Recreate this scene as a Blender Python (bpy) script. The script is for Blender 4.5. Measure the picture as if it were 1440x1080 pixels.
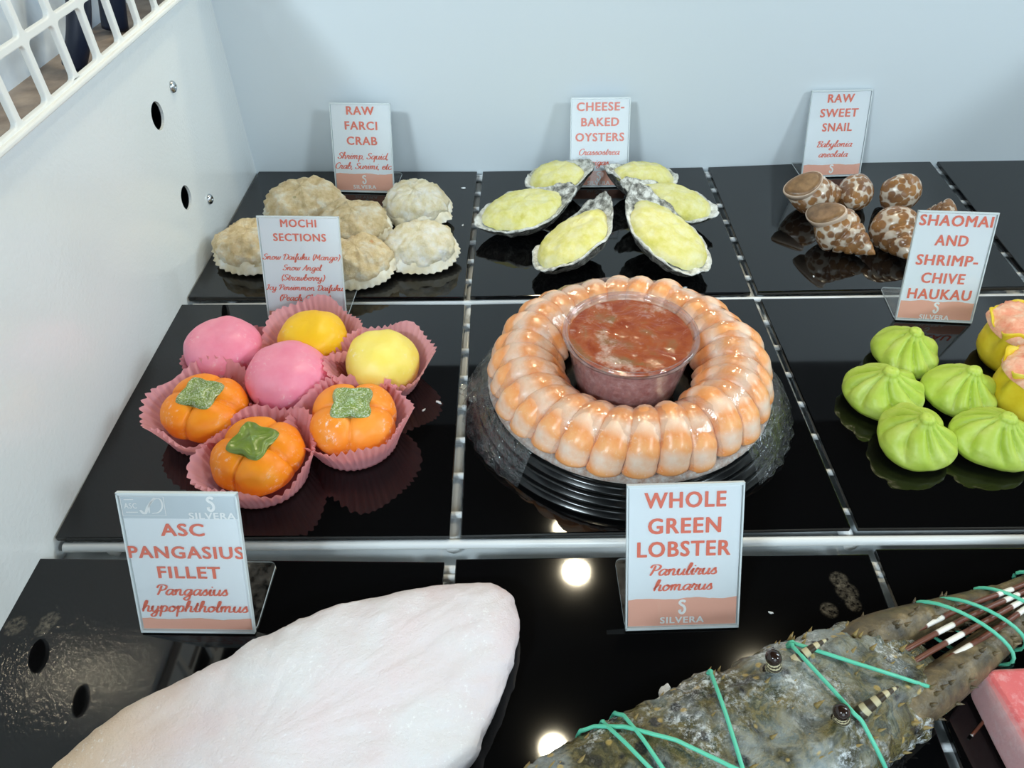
import bpy, bmesh, math, random
import numpy as np
from mathutils import Vector, Matrix, noise

for _o in list(bpy.data.objects):
    bpy.data.objects.remove(_o)
SC = bpy.context.scene
COL = SC.collection

# ------------------------------------------------------------------ camera
CF, CPOS = 1046.345, np.array([0.29383, -0.30479, 0.37881])
_pt, _yw, _rl = 0.73555, -0.015242, -0.021199
_F = np.array([math.sin(_yw)*math.cos(_pt), math.cos(_yw)*math.cos(_pt), -math.sin(_pt)])
_R0 = np.array([math.cos(_yw), -math.sin(_yw), 0.0])
_U0 = np.cross(_R0, _F)
_R = math.cos(_rl)*_R0 + math.sin(_rl)*_U0
_U = -math.sin(_rl)*_R0 + math.cos(_rl)*_U0
cam = bpy.data.cameras.new('camera')
cam.sensor_width = 36.0
cam.lens = CF/1440*36
cam.clip_start = 0.01
cam_o = bpy.data.objects.new('camera', cam)
COL.objects.link(cam_o)
_m = Matrix(((_R[0], _U[0], -_F[0], CPOS[0]), (_R[1], _U[1], -_F[1], CPOS[1]), (_R[2], _U[2], -_F[2], CPOS[2]), (0, 0, 0, 1)))
cam_o.matrix_world = _m
SC.camera = cam_o

def at(u, v, z=0.0):
    """world point at height z seen at photo pixel (u, v)"""
    d = _F + _R*(u-720)/CF - _U*(v-540)/CF
    return CPOS + d*((z-CPOS[2])/d[2])

# ------------------------------------------------------------------ world, exposure, lights
SC.view_settings.view_transform = 'Standard'
SC.view_settings.look = 'None'
SC.view_settings.gamma = 1.0
SC.view_settings.exposure = 0.0
SC.view_settings.use_curve_mapping = False
wd = bpy.data.worlds.new('world')
SC.world = wd
wd.use_nodes = True
wd.node_tree.nodes['Background'].inputs[0].default_value = (0.72, 0.86, 1.0, 1)
wd.node_tree.nodes['Background'].inputs[1].default_value = 0.45
CEIL = 1.6

def disc_light(name, loc, power, colour, size, target=None, shape='DISK'):
    l = bpy.data.lights.new(name, 'AREA')
    l.shape = shape
    l.size = size
    l.energy = power
    l.color = colour
    o = bpy.data.objects.new(name, l)
    COL.objects.link(o)
    o.location = loc
    if target is not None:
        o.rotation_euler = (Vector(target)-Vector(loc)).to_track_quat('-Z', 'Y').to_euler()
    return o
WARM = (1.0, 0.88, 0.62)
COOL = (0.78, 0.93, 1.0)
LAMPS = [(0.459, 1.005, 9.0), (0.368, 0.480, 1.8), (0.430, 1.170, 1.2), (0.93, 0.675, 5.5)]  # third entry is an added lamp, for a second mirrored disc in the boards
for _x, _y, _p in LAMPS:
    disc_light('downlight_lamp', (_x, _y, CEIL-0.012), _p, WARM, 0.07)
disc_light('row_light_left', (-0.70, -1.4, CEIL-0.012), 48, COOL, 0.42, (0.4, 0.3, 0))
disc_light('row_light_right', (2.10, -1.4, CEIL-0.012), 42, COOL, 0.48, (0.5, 0.3, 0))
disc_light('hall_fill', (0.45, -2.0, 1.0), 14, COOL, 1.3, (0.4, 0.2, 0.1))  # added soft fill from the front, standing in for the store's general light
disc_light('side_light', (2.4, 0.46, 1.25), 22, COOL, 0.8, (0.0, 0.1, 0.1))

# ------------------------------------------------------------------ materials
def srgb(r, g, b):
    f = lambda c: (c/255/12.92) if c/255 <= 0.04045 else ((c/255+0.055)/1.055)**2.4
    return (f(r), f(g), f(b), 1.0)

class Mat:
    def __init__(s, name, base=(200, 200, 200), rough=0.5, spec=0.5, **kw):
        s.m = bpy.data.materials.new(name)
        s.m.use_nodes = True
        s.nt = s.m.node_tree
        s.b = s.nt.nodes['Principled BSDF']
        s.out = s.nt.nodes['Material Output']
        s.set('Base Color', srgb(*base))
        s.set('Roughness', rough)
        s.set('Specular IOR Level', spec)
        for k, v in kw.items():
            s.set(k.replace('_', ' '), v)
        s.tc = None
    def set(s, k, v):
        s.b.inputs[k].default_value = v
    def n(s, t, **kw):
        nd = s.nt.nodes.new(t)
        for k, v in kw.items():
            if hasattr(nd, k):
                setattr(nd, k, v)
            else:
                nd.inputs[k.replace('_', ' ')].default_value = v
        return nd
    def l(s, a, b):
        s.nt.links.new(a, b)
    def coord(s, which='Object'):
        if s.tc is None:
            s.tc = s.n('ShaderNodeTexCoord')
        return s.tc.outputs[which]
    def noise(s, scale, detail=4, rough=0.55, coord=None, dist=0.0):
        nd = s.n('ShaderNodeTexNoise', Scale=scale, Detail=detail, Roughness=rough, Distortion=dist)
        s.l(coord or s.coord(), nd.inputs['Vector'])
        return nd.outputs['Fac']
    def voro(s, scale, feature='F1', coord=None, rnd=1.0):
        nd = s.n('ShaderNodeTexVoronoi', Scale=scale, Randomness=rnd)
        nd.feature = feature
        s.l(coord or s.coord(), nd.inputs['Vector'])
        return nd.outputs['Distance']
    def ramp(s, fac, stops, interp='LINEAR'):
        nd = s.n('ShaderNodeValToRGB')
        cr = nd.color_ramp
        cr.interpolation = interp
        while len(cr.elements) < len(stops):
            cr.elements.new(0.5)
        for e, (p, c) in zip(cr.elements, stops):
            e.position = p
            e.color = c if len(c) == 4 and max(c) <= 1.0 else srgb(*c)
        s.l(fac, nd.inputs[0])
        return nd.outputs[0]
    def gray(s, fac, p0, p1):
        nd = s.n('ShaderNodeMapRange')
        nd.inputs[1].default_value = p0
        nd.inputs[2].default_value = p1
        s.l(fac, nd.inputs[0])
        return nd.outputs[0]
    def mix(s, fac, a, b):
        nd = s.n('ShaderNodeMix', data_type='RGBA')
        for v, i in ((fac, 0), (a, 6), (b, 7)):
            if isinstance(v, (int, float)):
                nd.inputs[i].default_value = v
            elif isinstance(v, tuple):
                nd.inputs[i].default_value = srgb(*v)
            else:
                s.l(v, nd.inputs[i])
        return nd.outputs[2]
    def math(s, op, a, b=None):
        nd = s.n('ShaderNodeMath')
        nd.operation = op
        for i, v in enumerate((a, b)):
            if v is None:
                continue
            if isinstance(v, (int, float)):
                nd.inputs[i].default_value = v
            else:
                s.l(v, nd.inputs[i])
        return nd.outputs[0]
    def colour(s, c):
        s.l(c, s.b.inputs['Base Color'])
    def link(s, k, v):
        s.l(v, s.b.inputs[k])
    def bump(s, h, strength=0.3, dist=0.001):
        nd = s.n('ShaderNodeBump', Strength=strength, Distance=dist)
        s.l(h, nd.inputs['Height'])
        s.l(nd.outputs[0], s.b.inputs['Normal'])
        return nd.outputs[0]
    def sss(s, w, scale, rad=(1, .6, .4)):
        s.set('Subsurface Weight', w)
        s.set('Subsurface Scale', scale)
        s.set('Subsurface Radius', rad)
        return s

M = {}
# white painted sheet metal with orange peel
m = Mat('white_paint', (228, 232, 233), 0.07, 0.7); M['paint'] = m
m.bump(m.noise(330, 2), 0.30, 0.0008)
m = Mat('white_back_panel', (222, 230, 235), 0.38, 0.5); M['back'] = m
m.bump(m.noise(60, 2), 0.03, 0.002)
M['grille'] = Mat('white_grille', (240, 240, 236), 0.4)
m = Mat('recess_back', (178, 192, 205), 0.4); M['recess'] = m
m.colour(m.ramp(m.noise(35, 3), [(0.3, (206, 218, 232)), (0.7, (232, 240, 246))]))
m = Mat('recess_floor', (120, 108, 98), 0.5); M['recess_floor'] = m
m.colour(m.ramp(m.noise(45, 4), [(0.3, (118, 104, 94)), (0.7, (170, 154, 140))]))
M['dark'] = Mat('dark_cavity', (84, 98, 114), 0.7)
M['hose'] = Mat('dark_blue_hose', (20, 30, 52), 0.35)
M['ceil'] = Mat('dark_ceiling', (14, 14, 15), 0.9, 0.1)
M['lamp_ring'] = Mat('lamp_ring', (60, 60, 60), 0.5)
M['trim'] = Mat('grey_trim', (60, 64, 68), 0.5)
m = Mat('screw_steel', (196, 200, 204), 0.25, Metallic=1.0); M['steel'] = m
m.bump(m.noise(900, 2), 0.5, 0.0004)
M['wire'] = Mat('white_wire', (236, 240, 243), 0.3)
m = Mat('case_floor', (226, 232, 236), 0.3); M['floor'] = m
m.colour(m.ramp(m.noise(18, 3), [(0.35, (214, 222, 226)), (0.65, (238, 241, 242))]))

def tile_mat(name, stains=()):
    m = Mat(name, (9, 9, 10), 0.05, 0.5)
    sc = m.n('ShaderNodeMapping')
    sc.inputs['Rotation'].default_value = (0, 0, 0.5)
    sc.inputs['Scale'].default_value = (14, 240, 1)
    m.l(m.coord(), sc.inputs[0])
    scr = m.noise(1.0, 2, 0.5, sc.outputs[0])
    sc2 = m.n('ShaderNodeMapping')
    sc2.inputs['Rotation'].default_value = (0, 0, -0.35)
    sc2.inputs['Scale'].default_value = (20, 300, 1)
    m.l(m.coord(), sc2.inputs[0])
    scr2 = m.noise(1.0, 2, 0.5, sc2.outputs[0])
    s1 = m.math('MAXIMUM', m.gray(scr, .80, .86), m.gray(scr2, .80, .86))
    msk = m.gray(m.noise(16, 3), .5, .62)
    dust = m.gray(m.noise(420, 2), .76, .84)
    d = m.math('MULTIPLY', m.math('MAXIMUM', s1, dust), msk)
    fac = m.math('MULTIPLY', d, 0.5)
    col = m.mix(fac, (9, 9, 10), (150, 146, 136))
    rough = m.gray(m.noise(9, 3), 0.2, 0.9)
    rr = m.math('ADD', m.math('MULTIPLY', rough, 0.04), 0.025)
    for (x, y, r) in stains:
        vm = m.n('ShaderNodeVectorMath', operation='DISTANCE')
        geo = m.n('ShaderNodeNewGeometry')
        m.l(geo.outputs['Position'], vm.inputs[0])
        vm.inputs[1].default_value = (x, y, 0)
        g = m.n('ShaderNodeMapRange', clamp=True)
        g.inputs[1].default_value = r
        g.inputs[2].default_value = r*0.7
        m.l(vm.outputs['Value'], g.inputs[0])
        nn = m.gray(m.noise(420, 5, .7), .38, .72)
        f = m.math('MULTIPLY', m.math('MULTIPLY', g.outputs[0], nn), 0.5)
        col = m.mix(f, col, (128, 120, 106))
        rr = m.math('ADD', rr, m.math('MULTIPLY', f, 0.3))
    m.colour(col)
    m.link('Roughness', rr)
    return m
M['tile'] = tile_mat('black_gloss_tile')
_s = [(at(1166, 858), .0055), (at(1191, 832), .007), (at(1200, 850), .005), (at(1180, 815), .006)]
M['tile_stained'] = tile_mat('black_gloss_tile_with_dried_splashes', [(p[0], p[1], r) for p, r in _s])
_s = [(at(70, 872), .006), (at(22, 880), .007), (at(60, 885), .005)]
M['tile_smudged'] = tile_mat('black_gloss_tile_with_smudges', [(p[0], p[1], r) for p, r in _s])

# foods
def mochi_mat(name, c0, c1, frost):
    m = Mat(name, c0, 0.42, 0.4)
    n1 = m.noise(55, 4)
    col = m.mix(m.gray(n1, .35, .7), c0, c1)
    fr = m.gray(m.noise(300, 6, .75), .54, .70)
    pm = m.gray(m.noise(38, 3), .46, .62)
    col = m.mix(m.math('MULTIPLY', m.math('MULTIPLY', fr, pm), frost), col, (250, 240, 238))
    m.colour(col)
    m.bump(m.noise(420, 3), 0.15, 0.0006)
    return m.sss(0.25, 0.004)
M['pink'] = mochi_mat('pink_mochi_skin', (240, 136, 164), (246, 158, 182), .8)
M['yellow'] = mochi_mat('deep_yellow_mochi_skin', (244, 190, 24), (248, 200, 46), .4)
M['pale_yellow'] = mochi_mat('pale_yellow_mochi_skin', (238, 214, 92), (242, 222, 122), .6)
M['orange'] = mochi_mat('orange_mochi_skin', (250, 138, 14), (254, 158, 34), .55)
M['orange_frost'] = mochi_mat('frosty_orange_mochi_skin', (250, 142, 28), (252, 158, 62), 1.0)
def calyx_mat(name, fr):
    m = Mat(name, (104, 128, 44), 0.28, 0.5)
    n = m.gray(m.noise(900, 5, .75), .60-fr*.2, .74-fr*.14)
    m.colour(m.mix(m.math('MULTIPLY', n, 0.75 if fr else .2), m.ramp(m.noise(90, 3), [(.3, (96, 120, 38)), (.7, (128, 148, 66))]), (236, 244, 232)))
    m.bump(m.noise(500, 3), .3 if fr else .1, .001)
    return m
M['calyx'] = calyx_mat('green_calyx', 0)
M['calyx_frost'] = calyx_mat('frosted_green_calyx', .6)

def thin_paper(name, c, trans=.35):
    m = Mat(name, c, 0.7, 0.2)
    t = m.n('ShaderNodeBsdfTranslucent')
    t.inputs[0].default_value = srgb(*c)
    mx = m.n('ShaderNodeMixShader')
    mx.inputs[0].default_value = trans
    m.l(m.b.outputs[0], mx.inputs[1])
    m.l(t.outputs[0], mx.inputs[2])
    m.l(mx.outputs[0], m.out.inputs[0])
    m.bump(m.noise(300, 3), .1, .0006)
    return m
M['cup_paper'] = thin_paper('pink_baking_paper', (240, 176, 184), .42)

def clear(name, tint, fac, rough=0.03, bump=None, haze=0.0, hazec=(235, 240, 245)):
    """thin clear plastic: see-through with a glossy sheen"""
    m = Mat(name, tint)
    tr = m.n('ShaderNodeBsdfTransparent')
    tr.inputs[0].default_value = srgb(*tint)
    gl = m.n('ShaderNodeBsdfGlossy')
    gl.inputs['Roughness'].default_value = rough
    lw = m.n('ShaderNodeLayerWeight')
    lw.inputs[0].default_value = 0.5
    f = m.math('MULTIPLY', m.math('ADD', m.math('MULTIPLY', m.math('POWER', lw.outputs[1], 4.0), .45), .045), fac)
    mx = m.n('ShaderNodeMixShader')
    m.l(f, mx.inputs[0])
    m.l(tr.outputs[0], mx.inputs[1])
    m.l(gl.outputs[0], mx.inputs[2])
    last = mx
    if haze:
        df = m.n('ShaderNodeBsdfDiffuse')
        df.inputs[0].default_value = srgb(*hazec)
        m2 = m.n('ShaderNodeMixShader')
        hz = m.math('MULTIPLY', m.gray(m.noise(160, 5, .65), .35, .75), haze)
        m.l(hz, m2.inputs[0])
        m.l(mx.outputs[0], m2.inputs[1])
        m.l(df.outputs[0], m2.inputs[2])
        last = m2
    if bump:
        nd = m.n('ShaderNodeBump', Strength=bump[1], Distance=0.002)
        m.l(m.noise(bump[0], 3, .6, None, 1.2), nd.inputs['Height'])
        m.l(nd.outputs[0], gl.inputs['Normal'])
        m.l(nd.outputs[0], lw.inputs['Normal'])
    m.l(last.outputs[0], m.out.inputs[0])
    m.nt.nodes.remove(m.b)
    return m
M['acrylic'] = clear('clear_acrylic', (246, 249, 250), 1.0)
m = Mat('acrylic_edge', (214, 222, 224), .15, .6); M['acrylic_edge'] = m
M['acrylic_plate'] = clear('clear_acrylic_plate', (226, 228, 228), 1.6, .06, None, .16, (190, 186, 180))
M['film'] = clear('cling_film', (250, 250, 250), 1.5, .10, (75, .55), .10)
M['film_skirt'] = clear('cling_film_folds', (248, 250, 251), 1.8, .07, (150, 1.0), .05)
M['lid'] = clear('clear_lid_film', (250, 246, 244), 1.3, .09, (60, .5), .03)
M['spine'] = Mat('amber_spine', (142, 122, 72), .4)
M['cup_plastic'] = clear('clear_cup_plastic', (246, 238, 238), 1.5, .08, None, .14)
m = Mat('sign_paper', (238, 240, 243), .75, .2); M['paper'] = m
m.bump(m.noise(700, 3), .12, .0004)
m = Mat('coral_print', (240, 124, 102), .7, .2); M['coral'] = m
m = Mat('coral_band', (246, 180, 158), .7, .2); M['band'] = m
M['white_print'] = Mat('white_print', (250, 246, 244), .7, .2)
M['grey_print'] = Mat('pale_grey_print', (226, 230, 233), .7, .2)
M['grey_wash'] = Mat('grey_wash_print', (206, 212, 217), .7, .2)

# fish fillet
m = Mat('frozen_white_fillet', (236, 232, 234), .55, .4); M['fillet'] = m
sep = m.n('ShaderNodeSeparateXYZ'); m.l(m.coord(), sep.inputs[0])
gx = m.math('ADD', sep.outputs[0], m.math('MULTIPLY', m.noise(30, 3), .03))
tan = m.gray(gx, -.012, -.062)
base = m.mix(m.math('MULTIPLY', tan, .8), m.ramp(m.noise(22, 3), [(.3, (222, 206, 210)), (.65, (222, 220, 224))]), (212, 186, 154))
fr = m.gray(m.noise(420, 6, .75), .56, .66)
fm = m.gray(m.noise(34, 4), .46, .62)
m.colour(m.mix(m.math('MULTIPLY', m.math('MULTIPLY', fr, fm), .85), base, (240, 240, 243)))
m.bump(m.math('ADD', m.noise(160, 5, .65), m.math('MULTIPLY', m.noise(900, 3), .4)), .6, .0014)
m.sss(.2, .006, (1, .8, .7))
# red block
m = Mat('frozen_red_block', (222, 84, 92), .5, .4); M['red'] = m
fr = m.gray(m.noise(130, 6, .7), .50, .66)
m.colour(m.mix(m.math('MULTIPLY', fr, .36), m.ramp(m.noise(24, 3), [(.3, (218, 92, 98)), (.7, (230, 122, 126))]), (248, 220, 222)))
_rb = m.b.inputs['Base Color'].links[0].from_socket
ge = m.n('ShaderNodeNewGeometry'); sn = m.n('ShaderNodeSeparateXYZ'); m.l(ge.outputs['Normal'], sn.inputs[0])
m.colour(m.mix(m.math('MULTIPLY', m.gray(m.math('ADD', sn.outputs[2], m.math('MULTIPLY', m.math('SUBTRACT', m.noise(90, 4), .5), 1.2)), .85, .2), .55), _rb, (250, 226, 226)))
m.bump(m.noise(300, 5, .7), .3, .001)
m.sss(.2, .004, (1, .4, .3))
# crab
m = Mat('crab_shell', (236, 224, 192), .6, .3); M['crab_shell'] = m
m.colour(m.ramp(m.noise(70, 5), [(.3, (228, 210, 168)), (.55, (240, 230, 206)), (.72, (248, 245, 236))]))
m.bump(m.noise(380, 4), .4, .001)
def stuffing(name, a, b, c, flecks=True):
    m = Mat(name, a, .6, .3)
    col = m.ramp(m.noise(85, 6, .65), [(.3, a), (.5, b), (.7, c)])
    if flecks:
        v = m.gray(m.voro(55), .11, .07)
        col = m.mix(m.math('MULTIPLY', v, .5), col, (132, 128, 72))
        v2 = m.gray(m.voro(42), .10, .06)
        col = m.mix(m.math('MULTIPLY', v2, .45), col, (232, 138, 92))
    m.colour(col)
    m.bump(m.noise(260, 6, .75), 1.0, .0026)
    return m.sss(.12, .003)
M['stuff_tan'] = stuffing('tan_crab_stuffing', (206, 178, 126), (234, 212, 170), (248, 242, 226))
M['stuff_pale'] = stuffing('pale_crab_stuffing', (216, 198, 146), (236, 226, 200), (246, 244, 240))
# oyster
m = Mat('oyster_cheese', (240, 234, 152), .5, .4); M['cheese'] = m
m.colour(m.ramp(m.noise(75, 5, .6), [(.28, (214, 206, 96)), (.48, (228, 221, 146)), (.72, (236, 232, 192))]))
m.bump(m.noise(230, 5, .65), .6, .0018)
m.sss(.15, .003)
m = Mat('oyster_shell', (190, 190, 184), .6, .4); M['oyster_shell'] = m
m.colour(m.ramp(m.noise(110, 6, .7, None, 1.0), [(.34, (44, 44, 42)), (.48, (104, 103, 98)), (.60, (176, 175, 168)), (.74, (236, 236, 232))]))
m.bump(m.noise(240, 6, .7), .9, .002)
m = Mat('oyster_rim', (236, 236, 230), .5, .4); M['oyster_rim'] = m
m.colour(m.ramp(m.noise(130, 5, .7), [(.32, (120, 118, 110)), (.46, (206, 206, 198)), (.66, (244, 244, 240))]))
_rim = m.b.inputs['Base Color'].links[0].from_socket
sp = m.n('ShaderNodeSeparateXYZ'); m.l(m.coord(), sp.inputs[0])
hf = m.gray(m.math('ADD', sp.outputs[1], m.math('MULTIPLY', m.math('SUBTRACT', m.noise(90, 4), .5), .03)), -.018, -.032)
m.colour(m.mix(hf, _rim, m.ramp(m.noise(130, 6, .7), [(.34, (60, 60, 57)), (.47, (146, 145, 138)), (.60, (226, 226, 221))])))
m.bump(m.noise(300, 5, .7), .6, .0015)
# snail
m = Mat('spotted_snail_shell', (160, 110, 70), .25, .5); M['snail'] = m
mp = m.n('ShaderNodeMapping'); mp.inputs['Scale'].default_value = (1, 1, .8)
m.l(m.coord(), mp.inputs[0])
nd = m.n('ShaderNodeMix', data_type='VECTOR'); nd.inputs[0].default_value = .0
ed = m.math('ADD', m.voro(165, 'F1', mp.outputs[0], .85), m.math('MULTIPLY', m.math('SUBTRACT', m.noise(260, 3), .5), .22))
spot = m.gray(ed, .68, .53)
m.colour(m.mix(spot, m.ramp(m.noise(120, 4), [(.3, (198, 178, 156)), (.7, (222, 210, 196))]),
               m.ramp(m.noise(60, 3), [(.35, (124, 88, 64)), (.65, (168, 120, 72))])))
m.bump(m.noise(400, 3), .1, .0006)
m = Mat('snail_operculum', (134, 100, 66), .35, .5); M['operculum'] = m
m.colour(m.ramp(m.noise(120, 5), [(.3, (110, 82, 56)), (.7, (160, 124, 88))]))
M['snail_lip'] = Mat('snail_lip', (204, 180, 160), .3)
M['snail_violet'] = Mat('violet_snail_edge', (150, 134, 184), .35)
# dumplings
m = Mat('green_dumpling_dough', (176, 206, 76), .42, .4); M['green'] = m
fr = m.gray(m.noise(360, 6, .7), .62, .72)
m.colour(m.mix(m.math('MULTIPLY', m.math('MULTIPLY', fr, m.gray(m.noise(40, 3), .48, .62)), .5),
               m.ramp(m.noise(60, 4), [(.3, (168, 194, 60)), (.55, (190, 210, 92)), (.75, (208, 222, 132))]), (240, 246, 222)))
m.bump(m.noise(420, 4), .2, .0007)
m.sss(.2, .004, (.7, 1, .3))
m = Mat('yellow_shaomai_wrapper', (234, 206, 52), .4, .4); M['shao'] = m
m.colour(m.ramp(m.noise(60, 4), [(.3, (222, 190, 30)), (.6, (238, 212, 64)), (.8, (246, 234, 150))]))
m.sss(.2, .004)
m = Mat('pink_shrimp_filling', (246, 178, 150), .45, .4); M['pinkfill'] = m
m.colour(m.ramp(m.noise(110, 5, .65), [(.3, (236, 140, 112)), (.55, (248, 190, 160)), (.75, (252, 232, 216))]))
m.bump(m.noise(260, 5), .6, .0015)
# shrimp (bands along its length through its UV)
m = Mat('cooked_shrimp', (240, 160, 100), .32, .5); M['shrimp'] = m
uv = m.n('ShaderNodeUVMap'); su = m.n('ShaderNodeSeparateXYZ'); m.l(uv.outputs[0], su.inputs[0])
wob = m.math('MULTIPLY', m.math('SUBTRACT', m.noise(120, 3), .5), .9)
w_ = m.math('ADD', m.math('MULTIPLY', su.outputs[0], 2*math.pi*4.0), wob)
band = m.math('SINE', w_)
edge = m.math('ABSOLUTE', m.math('SUBTRACT', su.outputs[1], .5))
fac = m.gray(m.math('ADD', band, m.math('MULTIPLY', m.math('SUBTRACT', m.noise(70, 3), .5), 2.4)), -.75, .65)
col = m.mix(fac, m.ramp(m.noise(140, 4), [(.3, (240, 190, 154)), (.7, (244, 218, 198))]), m.ramp(m.noise(90, 4), [(.3, (238, 150, 82)), (.7, (244, 180, 122))]))
m.colour(m.mix(m.math('MULTIPLY', m.gray(m.noise(300, 6, .7), .55, .7), .35), col, (252, 246, 242)))
m.bump(m.noise(350, 3), .15, .0007)
m.sss(.2, .004)
M['tray'] = Mat('black_tray_plastic', (10, 11, 12), .18, .5)
m = Mat('sauce', (176, 82, 48), .22, .5); M['sauce'] = m
a = m.ramp(m.noise(46, 4, .6, None, .5), [(.38, (156, 66, 30)), (.52, (176, 92, 50)), (.66, (150, 116, 78))])
m.colour(m.mix(m.math('MULTIPLY', m.gray(m.noise(40, 6, .7), .54, .68), .8), a, (236, 216, 206)))
m.bump(m.noise(90, 4), .3, .002)
m = Mat('frosted_sauce_side', (196, 148, 146), .5, .4); M['sauce_side'] = m
m.colour(m.ramp(m.noise(240, 5, .7), [(.35, (180, 126, 124)), (.55, (204, 160, 158)), (.72, (230, 206, 206))]))
m = Mat('frost_ice', (244, 248, 252), .45, .5); M['ice'] = m
m.bump(m.noise(600, 5, .7), .8, .002)
m.sss(.2, .003, (1, 1, 1))
m = Mat('frost_crust', (236, 226, 220), .5, .5); M['crust'] = m
m.colour(m.ramp(m.noise(260, 5, .7), [(.35, (206, 170, 150)), (.6, (236, 226, 220)), (.75, (252, 252, 252))]))
m.bump(m.noise(500, 5, .75), 1.0, .003)
# lobster
m = Mat('lobster_shell', (70, 72, 50), .24, .6); M['lobster'] = m
c1 = m.ramp(m.noise(64, 6, .68, None, .7), [(.34, (22, 24, 18)), (.44, (64, 62, 38)), (.53, (110, 100, 60)), (.60, (54, 62, 50)), (.74, (146, 142, 108))])
ice = m.gray(m.noise(21, 4, .6), .47, .64)
c1 = m.mix(m.math('MULTIPLY', ice, .66), c1, (178, 190, 194))
fr = m.math('MULTIPLY', m.gray(m.noise(330, 6, .8), .48, .61), m.gray(m.noise(30, 4), .47, .58))
c1 = m.mix(m.math('MULTIPLY', m.gray(m.voro(72), .26, .18), .85), c1, (14, 20, 34))
c1 = m.mix(m.math('MULTIPLY', m.gray(m.voro(105), .20, .12), .7), c1, (196, 168, 92))
m.colour(m.mix(m.math('MULTIPLY', fr, .85), c1, (226, 232, 236)))
m.bump(m.math('ADD', m.noise(120, 5, .65), m.math('MULTIPLY', m.noise(420, 4), .5)), .8, .003)
m = Mat('antenna_brown', (120, 92, 58), .4, .5); M['antenna'] = m
m.colour(m.ramp(m.noise(120, 5), [(.3, (58, 52, 42)), (.55, (104, 90, 64)), (.75, (150, 130, 96))]))
m.bump(m.noise(500, 4), .5, .001)
m = Mat('lobster_leg', (104, 60, 44), .35, .5); M['leg'] = m
uv = m.n('ShaderNodeUVMap'); su = m.n('ShaderNodeSeparateXYZ'); m.l(uv.outputs[0], su.inputs[0])
bd = m.math('SINE', m.math('MULTIPLY', su.outputs[0], 26))
m.colour(m.mix(m.gray(bd, .72, .8), (104, 58, 42), (240, 236, 230)))
M['rubber'] = Mat('green_rubber', (96, 200, 168), .35, .4, )
M['eye'] = Mat('lobster_eye', (40, 26, 20), .15, .6)
m = Mat('lobster_eye_stalk', (150, 140, 112), .4); M['stalk'] = m
uv = m.n('ShaderNodeUVMap'); su = m.n('ShaderNodeSeparateXYZ'); m.l(uv.outputs[0], su.inputs[0])
bd = m.math('SINE', m.math('MULTIPLY', su.outputs[0], 30))
m.colour(m.mix(m.gray(bd, .0, .3), (58, 48, 34), (196, 186, 150)))

# ------------------------------------------------------------------ mesh helpers
def link(name, me, mat=None, parent=None):
    o = bpy.data.objects.new(name, me)
    COL.objects.link(o)
    if mat is not None and me is not None:
        mats = mat if isinstance(mat, (list, tuple)) else [mat]
        for k in mats:
            me.materials.append(k.m if isinstance(k, Mat) else k)
    if parent is not None:
        o.parent = parent
    return o

def mesh(name, verts, faces, mat, parent=None, smooth=True, uv=None, mats=None):
    me = bpy.data.meshes.new(name)
    me.from_pydata([tuple(map(float, v)) for v in verts], [], faces)
    if smooth:
        me.polygons.foreach_set('use_smooth', [True]*len(me.polygons))
    if mats:
        me.polygons.foreach_set('material_index', mats)
    if uv is not None:
        ul = me.uv_layers.new(name='UVMap')
        for lp in me.loops:
            ul.data[lp.index].uv = uv[lp.vertex_index]
    me.update()
    return link(name, me, mat, parent)

def from_bm(name, bm, mat, parent=None, smooth=False):
    bmesh.ops.recalc_face_normals(bm, faces=bm.faces[:])
    me = bpy.data.meshes.new(name)
    bm.to_mesh(me)
    bm.free()
    if smooth:
        me.polygons.foreach_set('use_smooth', [True]*len(me.polygons))
    return link(name, me, mat, parent)

def empty(name, loc=(0, 0, 0), rz=0.0):
    o = bpy.data.objects.new(name, None)
    o.empty_display_size = .01
    COL.objects.link(o)
    o.location = tuple(map(float, loc))
    o.rotation_euler = (0, 0, rz)
    return o

def tag(o, label=None, cat=None, group=None, kind=None):
    if label: o['label'] = label
    if cat: o['category'] = cat
    if group: o['group'] = group
    if kind: o['kind'] = kind
    return o

def copy_tree(o, parent=None):
    c = o.copy()
    COL.objects.link(c)
    if parent is not None:
        c.parent = parent
    for ch in list(o.children):
        copy_tree(ch, c)
    return c

def bevel(o, w, seg=2):
    b = o.modifiers.new('bevel', 'BEVEL')
    b.width = w
    b.segments = seg
    b.limit_method = 'ANGLE'
    return o

def box_bm(bm, c, d, rot=None):
    r = bmesh.ops.create_cube(bm, size=1.0)
    for v in r['verts']:
        p = Vector((v.co.x*d[0], v.co.y*d[1], v.co.z*d[2]))
        if rot is not None:
            p = rot @ p
        v.co = p + Vector(c)

def quad_prism(name, pts, z0, z1, mat, parent=None, bev=.0008):
    n = len(pts)
    vs = [(p[0], p[1], z0) for p in pts] + [(p[0], p[1], z1) for p in pts]
    fs = [tuple(range(n))[::-1], tuple(range(n, 2*n))] + [(i, (i+1) % n, (i+1) % n+n, i+n) for i in range(n)]
    o = mesh(name, vs, fs, mat, parent, False)
    if bev:
        bevel(o, bev)
    return o

def catmull(pts, n):
    P = [np.array(p, float) for p in pts]
    P = [2*P[0]-P[1]] + P + [2*P[-1]-P[-2]]
    out = []
    for i in range(1, len(P)-2):
        for k in range(n):
            t = k/n
            a, b, c, d = P[i-1:i+3]
            out.append(.5*((2*b)+(c-a)*t+(2*a-5*b+4*c-d)*t*t+(3*b-a-3*c+d)*t**3))
    out.append(P[-2])
    return out

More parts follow.
